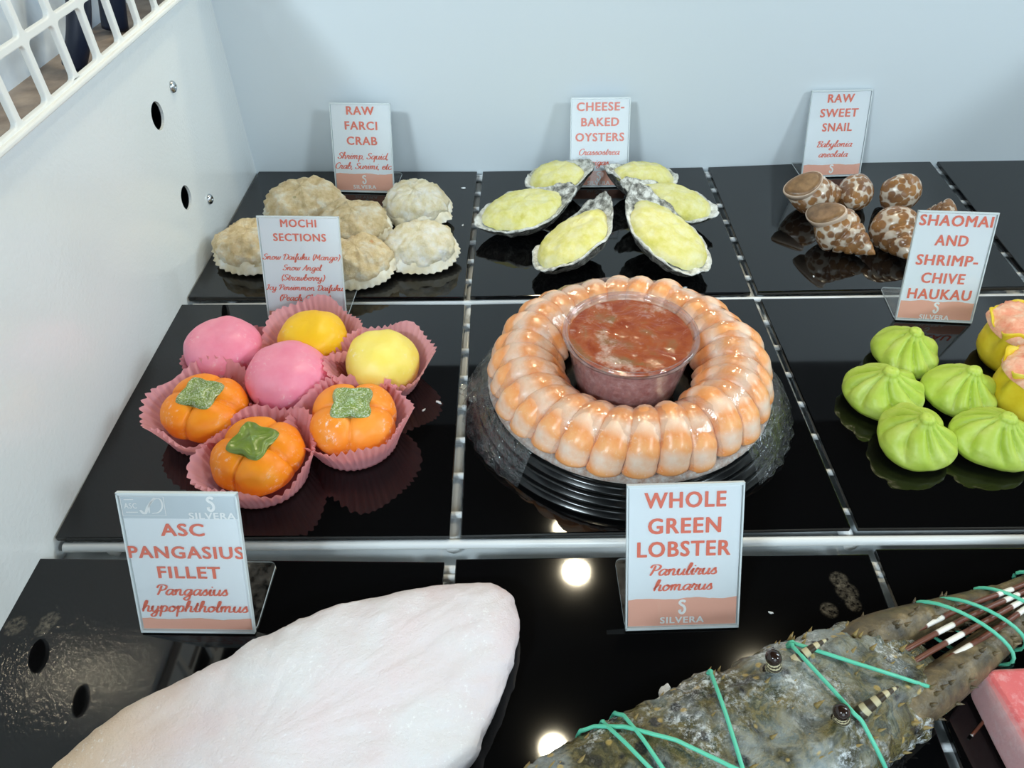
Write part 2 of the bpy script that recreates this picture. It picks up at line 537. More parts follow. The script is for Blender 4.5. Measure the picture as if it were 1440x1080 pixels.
def tube_data(pts, rad, nseg=10, up=(0, 0, 1), flat=1.0, closed=False):
    """tube along pts; rad is a number or list; flat squashes it along its own normal"""
    P = [np.array(p, float) for p in pts]
    N = len(P)
    rad = [rad]*N if isinstance(rad, (int, float)) else rad
    vs, uvs, fs = [], [], []
    L = 0
    up = np.array(up, float)
    for i in range(N):
        a, b = (P[(i-1) % N], P[(i+1) % N]) if closed else (P[max(i-1, 0)], P[min(i+1, N-1)])
        t = b-a
        t /= np.linalg.norm(t)+1e-12
        s = np.cross(t, up)
        if np.linalg.norm(s) < 1e-4:
            s = np.cross(t, (1, 0, 0))
        s /= np.linalg.norm(s)
        u = np.cross(s, t)
        if i:
            L += np.linalg.norm(P[i]-P[i-1])
        for k in range(nseg):
            an = 2*math.pi*k/nseg
            vs.append(P[i]+rad[i]*(s*math.cos(an)+u*math.sin(an)*flat))
            uvs.append((i/(N-1), k/nseg))
    R = N if closed else N-1
    for i in range(R):
        for k in range(nseg):
            j = (i+1) % N
            fs.append((i*nseg+k, i*nseg+(k+1) % nseg, j*nseg+(k+1) % nseg, j*nseg+k))
    if not closed:
        fs.append(tuple(range(nseg))[::-1])
        fs.append(tuple(range((N-1)*nseg, N*nseg)))
    return vs, fs, uvs

def tube(name, pts, rad, mat, parent=None, nseg=10, up=(0, 0, 1), flat=1.0, closed=False):
    vs, fs, uvs = tube_data(pts, rad, nseg, up, flat, closed)
    return mesh(name, vs, fs, mat, parent, True, uvs)

def merge(parts):
    V, Fc, UV = [], [], []
    for vs, fs, uvs in parts:
        o = len(V)
        V += list(vs); UV += list(uvs)
        Fc += [tuple(i+o for i in f) for f in fs]
    return V, Fc, UV

def lathe(name, prof, mat, parent=None, n=64, fn=None, cap0=False, cap1=False, smooth=True):
    """profile of (r, z); fn(r, z, theta, i) -> (x, y, z)"""
    vs, fs = [], []
    for i, (r, z) in enumerate(prof):
        for k in range(n):
            th = 2*math.pi*k/n
            vs.append(fn(r, z, th, i) if fn else (r*math.cos(th), r*math.sin(th), z))
    for i in range(len(prof)-1):
        for k in range(n):
            k2 = (k+1) % n
            fs.append((i*n+k, i*n+k2, (i+1)*n+k2, (i+1)*n+k))
    if cap0:
        fs.append(tuple(range(n))[::-1])
    if cap1:
        fs.append(tuple(range((len(prof)-1)*n, len(prof)*n)))
    return mesh(name, vs, fs, mat, parent, smooth)

def nz(x, y, z, s=1.0, oct=4):
    return noise.fractal(Vector((x*s, y*s, z*s)), 1.0, 2.0, oct)

def plate(name, outer, holes, thick, mat, parent=None, to3d=None):
    """flat plate with holes, triangulated, then thickened by a solidify modifier"""
    bm = bmesh.new()
    edges = []
    for loop in [outer]+holes:
        vv = [bm.verts.new(to3d(p)) for p in loop]
        for i in range(len(vv)):
            edges.append(bm.edges.new((vv[i], vv[(i+1) % len(vv)])))
    bmesh.ops.triangle_fill(bm, use_beauty=True, use_dissolve=False, edges=edges)
    o = from_bm(name, bm, mat, parent)
    s = o.modifiers.new('thickness', 'SOLIDIFY')
    s.thickness = thick
    s.offset = 0
    return o

def rrect(x0, y0, x1, y1, r, n=5):
    out = []
    for cx, cy, a0 in ((x1-r, y1-r, 0), (x0+r, y1-r, 90), (x0+r, y0+r, 180), (x1-r, y0+r, 270)):
        for k in range(n+1):
            a = math.radians(a0+90*k/n)
            out.append((cx+r*math.cos(a), cy+r*math.sin(a)))
    return out

def circ(cx, cy, r, n=28):
    return [(cx+r*math.cos(2*math.pi*k/n), cy+r*math.sin(2*math.pi*k/n)) for k in range(n)]

# ------------------------------------------------------------------ the setting
W, YB = 0.25, 0.474
yz = lambda x: (lambda p: (x, p[0], p[1]))
holes = [circ(.2927, .1378, .0112), circ(.2938, .0637, .0106), circ(-.080, .104, .0104), circ(-.081, .042, .0100)]
o = plate('wall_left', [(-.50, -.036), (YB, -.036), (YB, .2005), (-.50, .2005)], holes, .0024, M['paint'], None, yz(-.0012))
tag(o, kind='structure')
def structure_box(name, lo, hi, mat):
    bm = bmesh.new()
    c = [(a+b)/2 for a, b in zip(lo, hi)]
    box_bm(bm, c, [b-a for a, b in zip(lo, hi)])
    return tag(from_bm(name, bm, mat), kind='structure')
structure_box('wall_back', (-.10, YB, -.036), (1.02, YB+.012, .29), M['back'])
structure_box('trim_1', (-.10, YB, .29), (1.02, YB+.012, .405), M['trim'])
structure_box('wall_right', (1.0, -.5, -.036), (1.012, YB, .30), M['paint'])
structure_box('floor', (-.1, -.52, -.046), (1.02, YB+.01, -0.0195), M['floor'])
structure_box('wall_front', (-.1, -.53, -.036), (1.02, -.52, .02), M['paint'])
structure_box('ceiling', (-3, -3, CEIL), (4, 3, CEIL+.02), M['ceil'])
# recess behind the grille
structure_box('trim_2', (-.078, -.5, .18), (-.074, YB, .40), M['recess'])
structure_box('trim_3', (-.078, -.5, .176), (-.0026, YB, .18), M['recess_floor'])
structure_box('trim_4', (-.078, -.5, -.036), (-.074, YB, .176), M['dark'])  # added plate, coloured dark for the unlit inside behind the round wall holes

# air grille
g = empty('air_grille', (0, 0, .2))
tag(g, 'white air grille with rounded openings along the top of the left wall', 'grille')
hl = []
for r in range(2):
    for k in range(-14, 9):
        y0 = .1219+k*.0377+.0004*r
        z0 = .0042+r*.0382
        if y0 > -.48 and y0+.030 < YB-.004:
            hl.append(rrect(y0-.0008, z0, y0+.0312, z0+.0333, .0036))
gp = plate('grille_panel', [(-.5, 0), (YB-.001, 0), (YB-.001, .09), (-.5, .09)], hl, .004, M['grille'], g, yz(.002))
bevel(gp, .0008, 2)
bm = bmesh.new(); box_bm(bm, (.0035, -.013, .0004), (.007, .972, .0036))
bevel(from_bm('frame_lip', bm, M['grille'], g), .0012, 3)
# hoses behind it
h = tube('hose', catmull([(-.045, .280, .182), (-.034, .2845, .205), (-.028, .296, .235), (-.03, .319, .27), (-.04, .35, .30), (-.06, .38, .33)], 8), .0085, M['hose'], None, 16, (1, 0, 0))
tag(h, 'curved dark blue hose behind the left wall grille, nearer the front', 'hose', 'hoses behind the grille')
h = tube('hose', catmull([(-.05, .372, .182), (-.045, .376, .21), (-.04, .385, .25), (-.04, .40, .29), (-.05, .42, .33)], 8), .0105, M['hose'], None, 16, (1, 0, 0))
tag(h, 'thick dark hose behind the grille near its back end', 'hose', 'hoses behind the grille')
# screws
for nm, y, z, lab in (('screw', .3346, .1458, 'domed steel screw above the upper round hole in the left wall'), ('screw', .3369, .0392, 'domed steel screw beside the lower round hole in the left wall')):
    s = lathe(nm, [(.0050, 0), (.0050, .0008), (.0042, .0022), (.0026, .0032), (.0013, .0030), (.0009, .0021), (0.0001, .0020)], M['steel'], None, 20, cap0=True)
    s.location = (0, y, z); s.rotation_euler = (0, math.pi/2, 0)
    tag(s, lab, 'screw', 'screws in the left wall')

# white wire racks
def rack(y0, y1, label, rails):
    r = empty('wire_rack', (.5, (y0+y1)/2, -0.0195))
    tag(r, label, 'rack', 'wire racks under the boards')
    def bar(name, p, q, rad, nseg=10):
        o = r.location
        return tube(name, [np.array(p)-np.array(o), np.array(q)-np.array(o)], rad, M['wire'], r, nseg, (0, .3, 1))
    y = y1-.006
    k = 0
    while y > y0+.004:
        bar('wire_rod', (.006, y, -.0064), (.994, y, -.0064), .0023)
        y -= .0332
    bar('front_rail', (.006, y0-.0002, -.0072), (.994, y0-.0002, -.0072), .0031)
    bar('back_rail', (.006, y1, -.0072), (.994, y1, -.0072), .003)
    for x in rails:
        bar('side_rail', (x, y0, -.0135), (x, y1, -.0135), .0042, 12)
    for x in (.03, .5, .97):
        for yy in (y0+.03, y1-.03):
            bar('foot', (x, yy, -0.0195), (x, yy, -.0125), .004)
    return r
rack(-.0268, .466, 'white wire rack under the two rear rows of black boards', (.0345, .25, .5, .75, .966))
rack(-.30, -.046, 'white wire rack under the front row of black boards', (.0345, .25, .5, .75, .966))

# black gloss boards
def board(pts, label, mat='tile'):
    c = np.mean([p[:2] for p in pts], axis=0)
    o = quad_prism('display_board', [(p[0]-c[0], p[1]-c[1]) for p in pts], -.004, 0, M[mat], None, .0006)
    o.location = (c[0], c[1], 0)
    tag(o, label, 'board', 'black display boards')
P = lambda *l: [at(u, v) for u, v in l][::-1]
board(P((364, 241), (671, 241), (652, 418), (264, 418)), 'black gloss board in the back row carrying the stuffed crab shells')
board(P((679, 241), (988, 235), (1056, 411), (661, 417)), 'black gloss board in the back row carrying the oysters')
board(P((996, 235), (1305, 223), (1445, 403), (1066, 410)), 'black gloss board in the back row carrying the spotted snails')
a4, b4 = at(1315, 223), at(1457, 402)
board([(b4[0], b4[1]), (.995, b4[1]-.002), (.995, a4[1]), (a4[0], a4[1])], 'empty black gloss board at the right end of the back row')
board(P((250, 428), (653, 428), (632, 753), (77, 756)), 'black gloss board in the middle row carrying the mochi')
board(P((662, 428), (1060, 420), (1197, 742), (648, 752)), 'black gloss board in the middle row under the round shrimp tray')
c3 = P((1070, 420), (1208, 742))
board([(c3[0][0], c3[0][1]), (.7465, c3[0][1]), (.7465, c3[1][1]), (c3[1][0], c3[1][1])], 'black gloss board in the middle row carrying the green dumplings')
q = at(49, 785), at(625, 790)
board([(.0025, -.283), (.2465, -.283), (q[1][0], q[1][1]), (q[0][0], q[0][1])], 'black gloss board in the front row under the white fish fillet', 'tile_smudged')
q = at(641, 786), at(1222, 779)
board([(.2535, -.283), (.4935, -.283), (q[1][0], q[1][1]), (q[0][0], q[0][1])], 'black gloss board in the front row under the green banded lobster', 'tile_stained')
q = at(1231, 772)
board([(.5015, -.283), (.7465, -.283), (.7465, q[1]), (q[0], q[1])], 'black gloss board in the front row under the frozen red block')

# ------------------------------------------------------------------ lettering
def text_pts(s, bold=.0):
    """vertices and faces of a line of capitals, height of a capital = 1, centred on x = 0, baseline y = 0"""
    cu = bpy.data.curves.new('lettering', 'FONT')
    cu.body = s
    cu.size = 1.0
    cu.space_character = 1.12
    cu.resolution_u = 3
    o = bpy.data.objects.new('lettering', cu)
    COL.objects.link(o)
    dg = bpy.context.evaluated_depsgraph_get()
    me = bpy.data.meshes.new_from_object(o.evaluated_get(dg))
    v = np.array([x.co[:2] for x in me.vertices])
    f = [tuple(p.vertices) for p in me.polygons]
    bpy.data.objects.remove(o)
    bpy.data.curves.remove(cu)
    bpy.data.meshes.remove(me)
    v[:, 0] -= (v[:, 0].min()+v[:, 0].max())/2
    v[:, 1] /= .73
    # heavier strokes: the letters laid over themselves a hair's breadth apart
    n, V, F = len(v), [], []
    for k, (dx, dy) in enumerate(((0, 0), (bold, 0), (-bold, 0), (bold*.7, bold*.7), (-bold*.7, -bold*.7), (bold*.7, -bold*.7), (-bold*.7, bold*.7))):
        V.append(np.column_stack((v+np.array((dx, dy)), np.full(n, k*1e-5))))
        F += [tuple(i+k*n for i in q) for q in f]
    return np.concatenate(V), F

G = {
 'a': (.98, '.78,.8 .55,1 .25,.85 .08,.4 .25,.02 .5,.15 .75,.7 .8,1|.8,1 .72,.3 .85,0 1,.15'),
 'b': (.85, '0,.3 .3,1.2 .35,1.8 .22,1.85 .12,1.2 .1,.2 .35,0 .65,.25 .7,.7 .45,.95 .2,.6'),
 'c': (.75, '.65,.8 .45,1 .15,.75 .1,.3 .35,0 .6,.1 .78,.3'),
 'd': (.98, '.78,.8 .55,1 .25,.85 .08,.4 .25,.02 .5,.15 .75,.7 .8,1|.9,1.9 .75,.4 .85,0 1,.15'),
 'e': (.76, '.05,.4 .4,.55 .6,.8 .4,1 .15,.75 .12,.3 .38,0 .62,.1 .8,.3'),
 'f': (.6, '0,.3 .35,1.1 .5,1.7 .38,1.9 .25,1.5 .22,.3 .15,-.6 .28,-.8 .38,-.4 .3,.05 .6,.25'),
 'g': (.98, '.78,.8 .55,1 .25,.85 .08,.4 .25,.02 .5,.15 .75,.7 .8,1|.8,1 .75,0 .65,-.7 .35,-.85 .15,-.55 .5,-.15 1,.2'),
 'h': (.95, '0,.3 .3,1.2 .35,1.8 .22,1.85 .12,1.2 .1,0|.1,.45 .35,.95 .6,.95 .62,.5 .62,.1 .78,0 .95,.15'),
 'i': (.48, '0,.3 .2,1 .17,.25 .28,0 .5,.15|.27,1.35 .29,1.5'),
 'k': (.86, '0,.3 .3,1.2 .35,1.8 .22,1.85 .12,1.2 .1,0|.12,.4 .45,.95 .62,.85 .5,.55 .2,.45 .5,.35 .65,0 .88,.15'),
 'l': (.5, '0,.3 .3,1.2 .35,1.75 .22,1.85 .14,1.2 .13,.3 .25,0 .5,.15'),
 'm': (1.38, '0,.5 .12,1 .12,0|.12,.5 .35,1 .5,.9 .52,0|.52,.5 .78,1 .95,.9 .97,.2 1.1,0 1.4,.15'),
 'n': (.97, '0,.5 .12,1 .12,0|.12,.5 .38,1 .58,.9 .6,.2 .72,0 .98,.15'),
 'o': (.88, '.45,1 .15,.8 .08,.35 .3,0 .6,.2 .68,.65 .45,1 .5,.75 .9,.85'),
 'p': (.92, '0,.5 .15,1 .15,-.85|.15,.3 .3,.9 .55,1 .72,.65 .6,.1 .35,0 .2,.2|.6,.1 .92,.15'),
 'q': (.98, '.78,.8 .55,1 .25,.85 .08,.4 .25,.02 .5,.15 .75,.7 .8,1|.8,1 .76,-.4 .78,-.85|.78,0 1,.15'),
 'r': (.72, '0,.3 .15,1.05 .25,.85 .5,.9 .42,.3 .5,0 .72,.15'),
 's': (.7, '0,.2 .35,1 .42,.7 .58,.3 .4,0 .1,.1|.4,0 .7,.15'),
 't': (.56, '0,.3 .28,1.2 .3,1.5 .2,.3 .32,0 .58,.15|.05,1.05 .5,1.1'),
 'u': (.95, '0,.4 .12,1 .1,.3 .28,0 .5,.15 .68,.6 .7,1|.7,1 .66,.25 .78,0 .95,.15'),
 'w': (1.16, '0,.5 .1,1 .12,.25 .3,0 .5,.3 .55,.9 .55,.25 .72,0 .95,.35 .98,.9 1.15,.8'),
 'y': (.95, '0,.4 .12,1 .1,.3 .28,0 .5,.15 .68,.6 .7,1|.7,1 .68,0 .58,-.7 .3,-.85 .12,-.55 .45,-.15 .95,.2'),
 'S': (1.0, '.9,1.45 .65,1.75 .3,1.5 .35,1.1 .75,.75 .8,.3 .45,0 .1,.2 .1,.45'),
 'C': (1.0, '.95,1.4 .7,1.75 .25,1.4 .1,.7 .3,.1 .7,0 1,.3'),
 'P': (1.02, '.45,1.6 .35,.7 .2,0|0,1.2 .15,1.65 .6,1.75 1,1.5 .9,1 .55,.8 .4,.85'),
 'B': (1.02, '.42,1.6 .3,.7 .2,0|0,1.2 .2,1.65 .6,1.75 .95,1.5 .8,1.1 .5,.95 .85,.8 .95,.4 .65,.02 .3,.05'),
 'D': (1.18, '.45,1.6 .3,.6 .2,.05|0,1.2 .2,1.65 .6,1.75 1.05,1.4 1.1,.7 .8,.1 .4,0 .2,.05'),
 'M': (1.42, '.05,0 .2,.8 .32,1.7|.32,1.7 .5,1 .68,.4|.68,.4 .9,1 1.12,1.7|1.12,1.7 1.12,.3 1.2,0 1.42,.15'),
 'A': (1.1, '0,0 .35,.6 .8,1.75|.8,1.75 .82,.4 .9,0 1.1,.15|.25,.65 .88,.7'),
 'I': (.66, '.1,1.4 .3,1.7 .6,1.65|.5,1.65 .36,.6 .2,0 0,.15'),
 '(': (.45, '.45,1.8 .2,1.2 .2,.4 .4,-.3'), ')': (.5, '.1,1.8 .35,1.2 .35,.4 .1,-.3'),
 ',': (.3, '.15,.12 .05,-.3'), '.': (.3, '.1,.0 .12,.15'), '-': (.6, '.1,.55 .5,.55'), ' ': (.5, ''),
}
def ribbon(pts, wd, V, Fc, contrast=True):
    Q = catmull(pts, 5) if len(pts) > 2 else [np.array(p, float) for p in pts]
    o = len(V)
    n = len(Q)
    for i in range(n):
        t = Q[min(i+1, n-1)]-Q[max(i-1, 0)]
        L = np.linalg.norm(t)+1e-9
        t = t/L
        w = wd*(.55+.6*abs(t[1])) if contrast else wd
        if i in (0, n-1):
            w *= .75
        nn = np.array((-t[1], t[0]))*w
        V += [Q[i]+nn, Q[i]-nn]
    for i in range(n-1):
        Fc.append((o+2*i, o+2*i+1, o+2*i+3, o+2*i+2))
def script_pts(s, wd=.105, shear=.22):
    V, Fc, Z, x = [], [], [], 0.0
    for ch in s:
        adv, st = G[ch]
        for k in st.split('|'):
            if k:
                pts = [tuple(float(c) for c in p.split(',')) for p in k.split()]
                ribbon([(x+a+b*shear, b) for a, b in pts], wd, V, Fc)
                Z += [(len(Fc) % 9)*1.2e-5]*(len(V)-len(Z))
        x += adv
    V = np.array(V)
    V[:, 0] -= (V[:, 0].min()+V[:, 0].max())/2
    return np.column_stack((V, np.array(Z))), Fc

# ------------------------------------------------------------------ acrylic signs
def sign(bl, br, tl, tr, heads, caps, band, logo, label, cap_h, extra=None, plate_d=.046):
    A, B = at(*bl), at(*br)
    w = float(np.linalg.norm(B-A))
    e = (B-A)/w
    nb = np.array((-e[1], e[0], 0))
    mid = (A+B)/2
    tgt = ((tl[0]+tr[0])/2, (tl[1]+tr[1])/2)
    d = _F + _R*(tgt[0]-720)/CF - _U*(tgt[1]-540)/CF
    # the lean and height that bring the top edge where it stands: meet the plane through the middle of the sign
    t = float(np.dot(mid-CPOS, e)/np.dot(d, e))
    # (nearly edge-on to that plane at the picture's middle) so search the lean instead
    best = None
    for hh in np.arange(.062, .115, .001):
        for an in np.arange(8, 44, 1.0):
            q = mid + hh*(nb*math.sin(math.radians(an))+np.array((0, 0, 1))*math.cos(math.radians(an)))-CPOS
            u = 720+CF*q.dot(_R)/q.dot(_F)-tgt[0]
            v = 540-CF*q.dot(_U)/q.dot(_F)-tgt[1]
            er = abs(u)*.4+abs(v)+abs(an-22)*.12+abs(hh-.086)*60
            if best is None or er < best[0]:
                best = (er, hh, an)
    hgt, lean = float(best[1]), math.radians(best[2])
    root = empty('sign_stand', (mid[0], mid[1], 0), math.atan2(e[1], e[0]))
    tag(root, label, 'sign', 'acrylic price signs')
    def pp(x, s, off):
        return (x, s*math.sin(lean)-off*math.cos(lean), .0012+s*math.cos(lean)+off*math.sin(lean))
    def slab(name, x0, x1, s0, s1, o0, o1, mat, par=root):
        vs = [pp(x, s, o) for o in (o0, o1) for x, s in ((x0, s0), (x1, s0), (x1, s1), (x0, s1))]
        fs = [(3, 2, 1, 0), (4, 5, 6, 7)]+[(i, (i+1) % 4, (i+1) % 4+4, i+4) for i in range(4)]
        return mesh(name, vs, fs, mat, par, False)
    hw = w/2
    card = slab('paper_card', -hw+.0012, hw-.0012, .0012, hgt-.0012, -.0003, 0, M['paper'])
    bm = bmesh.new()
    # clear front and back sheets folded together over the top, bright cut edges round them
    sheet = mesh('holder', [pp(x, s, o) for o in (.0011, -.0012) for x, s in ((-hw, 0), (hw, 0), (hw, hgt), (-hw, hgt))], [(0, 1, 2, 3), (7, 6, 5, 4)], M['acrylic'], root, False)
    vs, fs = [], []
    for x0, x1, s0, s1 in ((-hw, -hw+.0008, 0, hgt), (hw-.0008, hw, 0, hgt), (-hw, hw, -.0005, .0009), (-hw, hw, hgt-.0009, hgt+.0005)):
        b = len(vs)
        vs += [pp(x, s, o) for o in (-.0013, .0013) for x, s in ((x0, s0), (x1, s0), (x1, s1), (x0, s1))]
        fs += [(b+3, b+2, b+1, b), (b+4, b+5, b+6, b+7)]+[(b+i, b+(i+1) % 4, b+(i+1) % 4+4, b+i+4) for i in range(4)]
    mesh('holder_edge', vs, fs, M['acrylic_edge'], root, False)
    rr = rrect(-hw, .0005, hw, plate_d, .004)
    n = len(rr)
    mesh('base_plate', [(x, y, .0013) for x, y in rr], [tuple(range(n))], M['acrylic_plate'], root, False)
    vs = [(x, y, z) for z in (.0001, .0014) for x, y in rr]
    mesh('base_edge', vs, [(i, (i+1) % n, (i+1) % n+n, i+n) for i in range(n)], M['acrylic_edge'], root, False)
    def put(name, V, Fc, cx, s, sx, sy, mat, off=.0003, par=card):
        return mesh(name, [pp(cx*w+v[0]*sx, s+v[1]*sy, off+(v[2] if len(v) > 2 else 0)) for v in V], Fc, mat, par, False)
    bz = hgt*(1-band)
    if band < 1:
        # torn upper edge of the printed band
        n = 40
        top = [(-hw+.0014+(w-.0028)*i/n, bz+.0005*math.sin(i*.34+w*900)+.0006*nz(i*.3, w*50, 0)) for i in range(n+1)]
        V = [(x, .0014) for x, _ in top]+top
        mesh('colour_band', [pp(x, s, .00015) for x, s in V], [(i, i+1, n+2+i, n+1+i) for i in range(n)], M['band'], card, False)
    for s, f, wf in heads:
        V, Fc = text_pts(s, .032)
        k = w*wf/(V[:, 0].max()-V[:, 0].min())
        put('headline_text', V, Fc, 0, hgt*(1-f)-hgt*cap_h/2, k, hgt*cap_h, M['coral'])
    for s, f, wf in caps:
        V, Fc = script_pts(s)
        k = w*wf/(V[:, 0].max()-V[:, 0].min())
        put('caption_text', V, Fc, 0, hgt*(1-f)-k*.35, k, k*.72, M['coral'])
    if logo:
        fS, fT = logo
        lm(put, w, hgt, 0, fS, fT, M['white_print'], fT < .975)
    if extra:
        extra(put, w, hgt)
    return root
HOOK = [(.42, .80), (.2, 1.0), (-.18, .98), (-.38, .72), (-.2, .45), (.15, .22), (.36, -.15), (.34, -.6), (0, -.95), (-.34, -.75), (-.40, -.38)]
def lm(put, w, hgt, cx, fS, fT, mat, word=True):
    V, Fc = [], []
    ribbon(HOOK, .19, V, Fc, False)
    ribbon([(-.40, -.38), (-.12, -.5)], .14, V, Fc, False)
    k = hgt*.046
    put('logo_mark', V, Fc, cx, hgt*(1-fS), k, k, mat)
    if word:
        V, Fc = text_pts('SILVERA', .03)
        k = w*.39/(V[:, 0].max()-V[:, 0].min())
        put('logo_text', V, Fc, cx, hgt*(1-fT)-hgt*.02, k, hgt*.046, mat)
def asc_marks(put, w, hgt):
    V = [(-.5, -.5), (.5, -.5), (.5, .5), (-.5, .5)]
    put('header_wash', V, [(0, 1, 2, 3)], 0, hgt*.905, w*.965, hgt*.16, M['grey_wash'], .00012)
    V, Fc = [], []
    for a, b in (((0, 0), (1, 0)), ((1, 0), (1, 1)), ((1, 1), (0, 1)), ((0, 1), (0, 0))):
        ribbon([a, b], .012, V, Fc, False)
    ribbon([(.42, .30), (.52, .1), (.62, .5), (.8, .95)], .035, V, Fc, False)
    ribbon([(.62, .15), (.66, .6), (.82, .9), (.93, .85), (.95, .5), (.85, .2), (.68, .12)], .02, V, Fc, False)
    ribbon([(.08, .85), (.3, .85)], .03, V, Fc, False)
    ribbon([(.08, .18), (.36, .18)], .03, V, Fc, False)
    V = np.array(V)
    put('certification_mark', V, Fc, -.475, hgt*.845, w*.36, hgt*.13, M['white_print'])
    V, Fc = text_pts('ASC', .02)
    put('certification_text', V, Fc, -.40, hgt*.895, w*.055, hgt*.038, M['white_print'])
    lm(put, w, hgt, .27, .075, .155, M['white_print'])

sign((201, 888), (360, 890), (162, 693), (334, 698), [('ASC', .25, .37), ('PANGASIUS', .41, .985), ('FILLET', .555, .54)],
     [('Pangasius', .705, .62), ('hypophtholmus', .83, .93)], .905, None,
     'clear acrylic sign reading PANGASIUS FILLET beside the white fish fillet', .088, asc_marks)
sign((879, 886), (1037, 881), (877, 686), (1050, 681), [('WHOLE', .10, .70), ('GREEN', .275, .63), ('LOBSTER', .435, .81)],
     [('Panulirus', .60, .59), ('homarus', .71, .52)], .79, (.853, .945),
     'clear acrylic sign reading WHOLE GREEN LOBSTER in front of the shrimp tray', .108)
sign((378, 447), (488, 449), (363, 306), (472, 307), [('MOCHI', .06, .44), ('SECTIONS', .195, .65)],
     [('Snow Daifuku (Mango)', .40, .97), ('Snow Angel', .505, .50), ('(Strawberry)', .605, .55), ('Icy Persimmon Daifuku', .705, .97), ('(Peach-Cheese)', .81, .65)], .93, None,
     'clear acrylic sign reading MOCHI SECTIONS behind the mochi in pink papers', .075)
sign((1258, 450), (1365, 455), (1290, 300), (1405, 300), [('SHAOMAI', .075, .92), ('AND', .25, .42), ('SHRIMP-', .43, .79), ('CHIVE', .595, .56), ('HAUKAU', .745, .82)],
     [], .815, (.878, .968), 'clear acrylic sign reading SHAOMAI AND SHRIMP-CHIVE HAUKAU behind the green dumplings', .098)
sign((473, 270), (555, 272), (463, 147), (548, 147), [('RAW', .075, .46), ('FARCI', .24, .54), ('CRAB', .41, .51)],
     [('Shrimp, Squid,', .60, .86), ('Crab, Surimi, etc', .715, .95)], .79, (.86, .945),
     'clear acrylic sign reading RAW FARCI CRAB against the back wall', .095)
sign((801, 264), (882, 263), (799, 140), (883, 138), [('CHEESE-', .09, .80), ('BAKED', .26, .64), ('OYSTERS', .43, .83)],
     [('Crassostrea', .615, .70), ('gigas', .735, .33)], .815, (.885, .96),
     'clear acrylic sign reading CHEESE-BAKED OYSTERS behind the ring of oysters', .095)
sign((1126, 250), (1208, 248), (1142, 130), (1226, 128), [('RAW', .085, .44), ('SWEET', .25, .63), ('SNAIL', .415, .50)],
     [('Babylonia', .63, .60), ('areolata', .75, .50)], .86, (.915, .99),
     'clear acrylic sign reading RAW SWEET SNAIL behind the spotted snails', .098)

# ------------------------------------------------------------------ mochi in pink papers
def paper_cup(r0, r1, h, seed, square=0.0, sq_rot=0.0, n=230):
    """fluted baking paper, flaring from r0 at the foot to r1 at the lip"""
    rng = random.Random(seed)
    ph = [rng.uniform(0, 6.3) for _ in range(6)]
    prof = [(r0*.0+.0004, .0006), (r0*.5, .0006), (r0*.95, .0007)]+[(r0+(r1-r0)*(k/9)**1.15, .0010+h*k/9) for k in range(10)]
    def fn(r, z, th, i):
        k = max(0, z/h)
        fl = math.cos(46*th+1.2*math.sin(3*th+ph[0])+.8*math.sin(7*th+ph[5]))*(.75+.35*math.sin(5*th+ph[4]))
        rr = r*(1+square*k*math.cos(4*(th-sq_rot)))
        rr += (.0004+.0011*k)*fl*(1 if i > 1 else 0)
        rr += k*(.0016*math.sin(2*th+ph[1])+.0014*math.sin(3*th+ph[2])+.0008*math.sin(7*th+ph[3]))
        zz = z*(1+.10*k*math.sin(2*th+ph[4])+.10*k*math.sin(5*th+ph[5]))+.0005*k*k*math.cos(46*th+1.5)
        return (rr*math.cos(th), rr*math.sin(th), max(.0006, zz))
    o = lathe('paper_cup', prof, M['cup_paper'], None, n, fn)
    return o

def round_mochi(r, h, mat, seed):
    prof = []
    N = 26
    for k in range(N+1):
        a = math.pi*k/N
        s, c = math.sin(a), -math.cos(a)
        rr = r*(abs(s)**.8)
        zz = h/2*(1+(abs(c)**.9)*(1 if c > 0 else -1))
        prof.append((max(rr, .00005), zz))
    def fn(rr, z, th, i):
        d = .0013*nz(rr*math.cos(th)+seed, rr*math.sin(th), z*1.0, 45, 3)
        k = (rr+d)/(rr+1e-9) if rr > .002 else 1
        return (rr*k*math.cos(th), rr*k*math.sin(th), z+d*(z/h))
    return lathe('round_mochi', prof, M[mat], None, 56, fn)

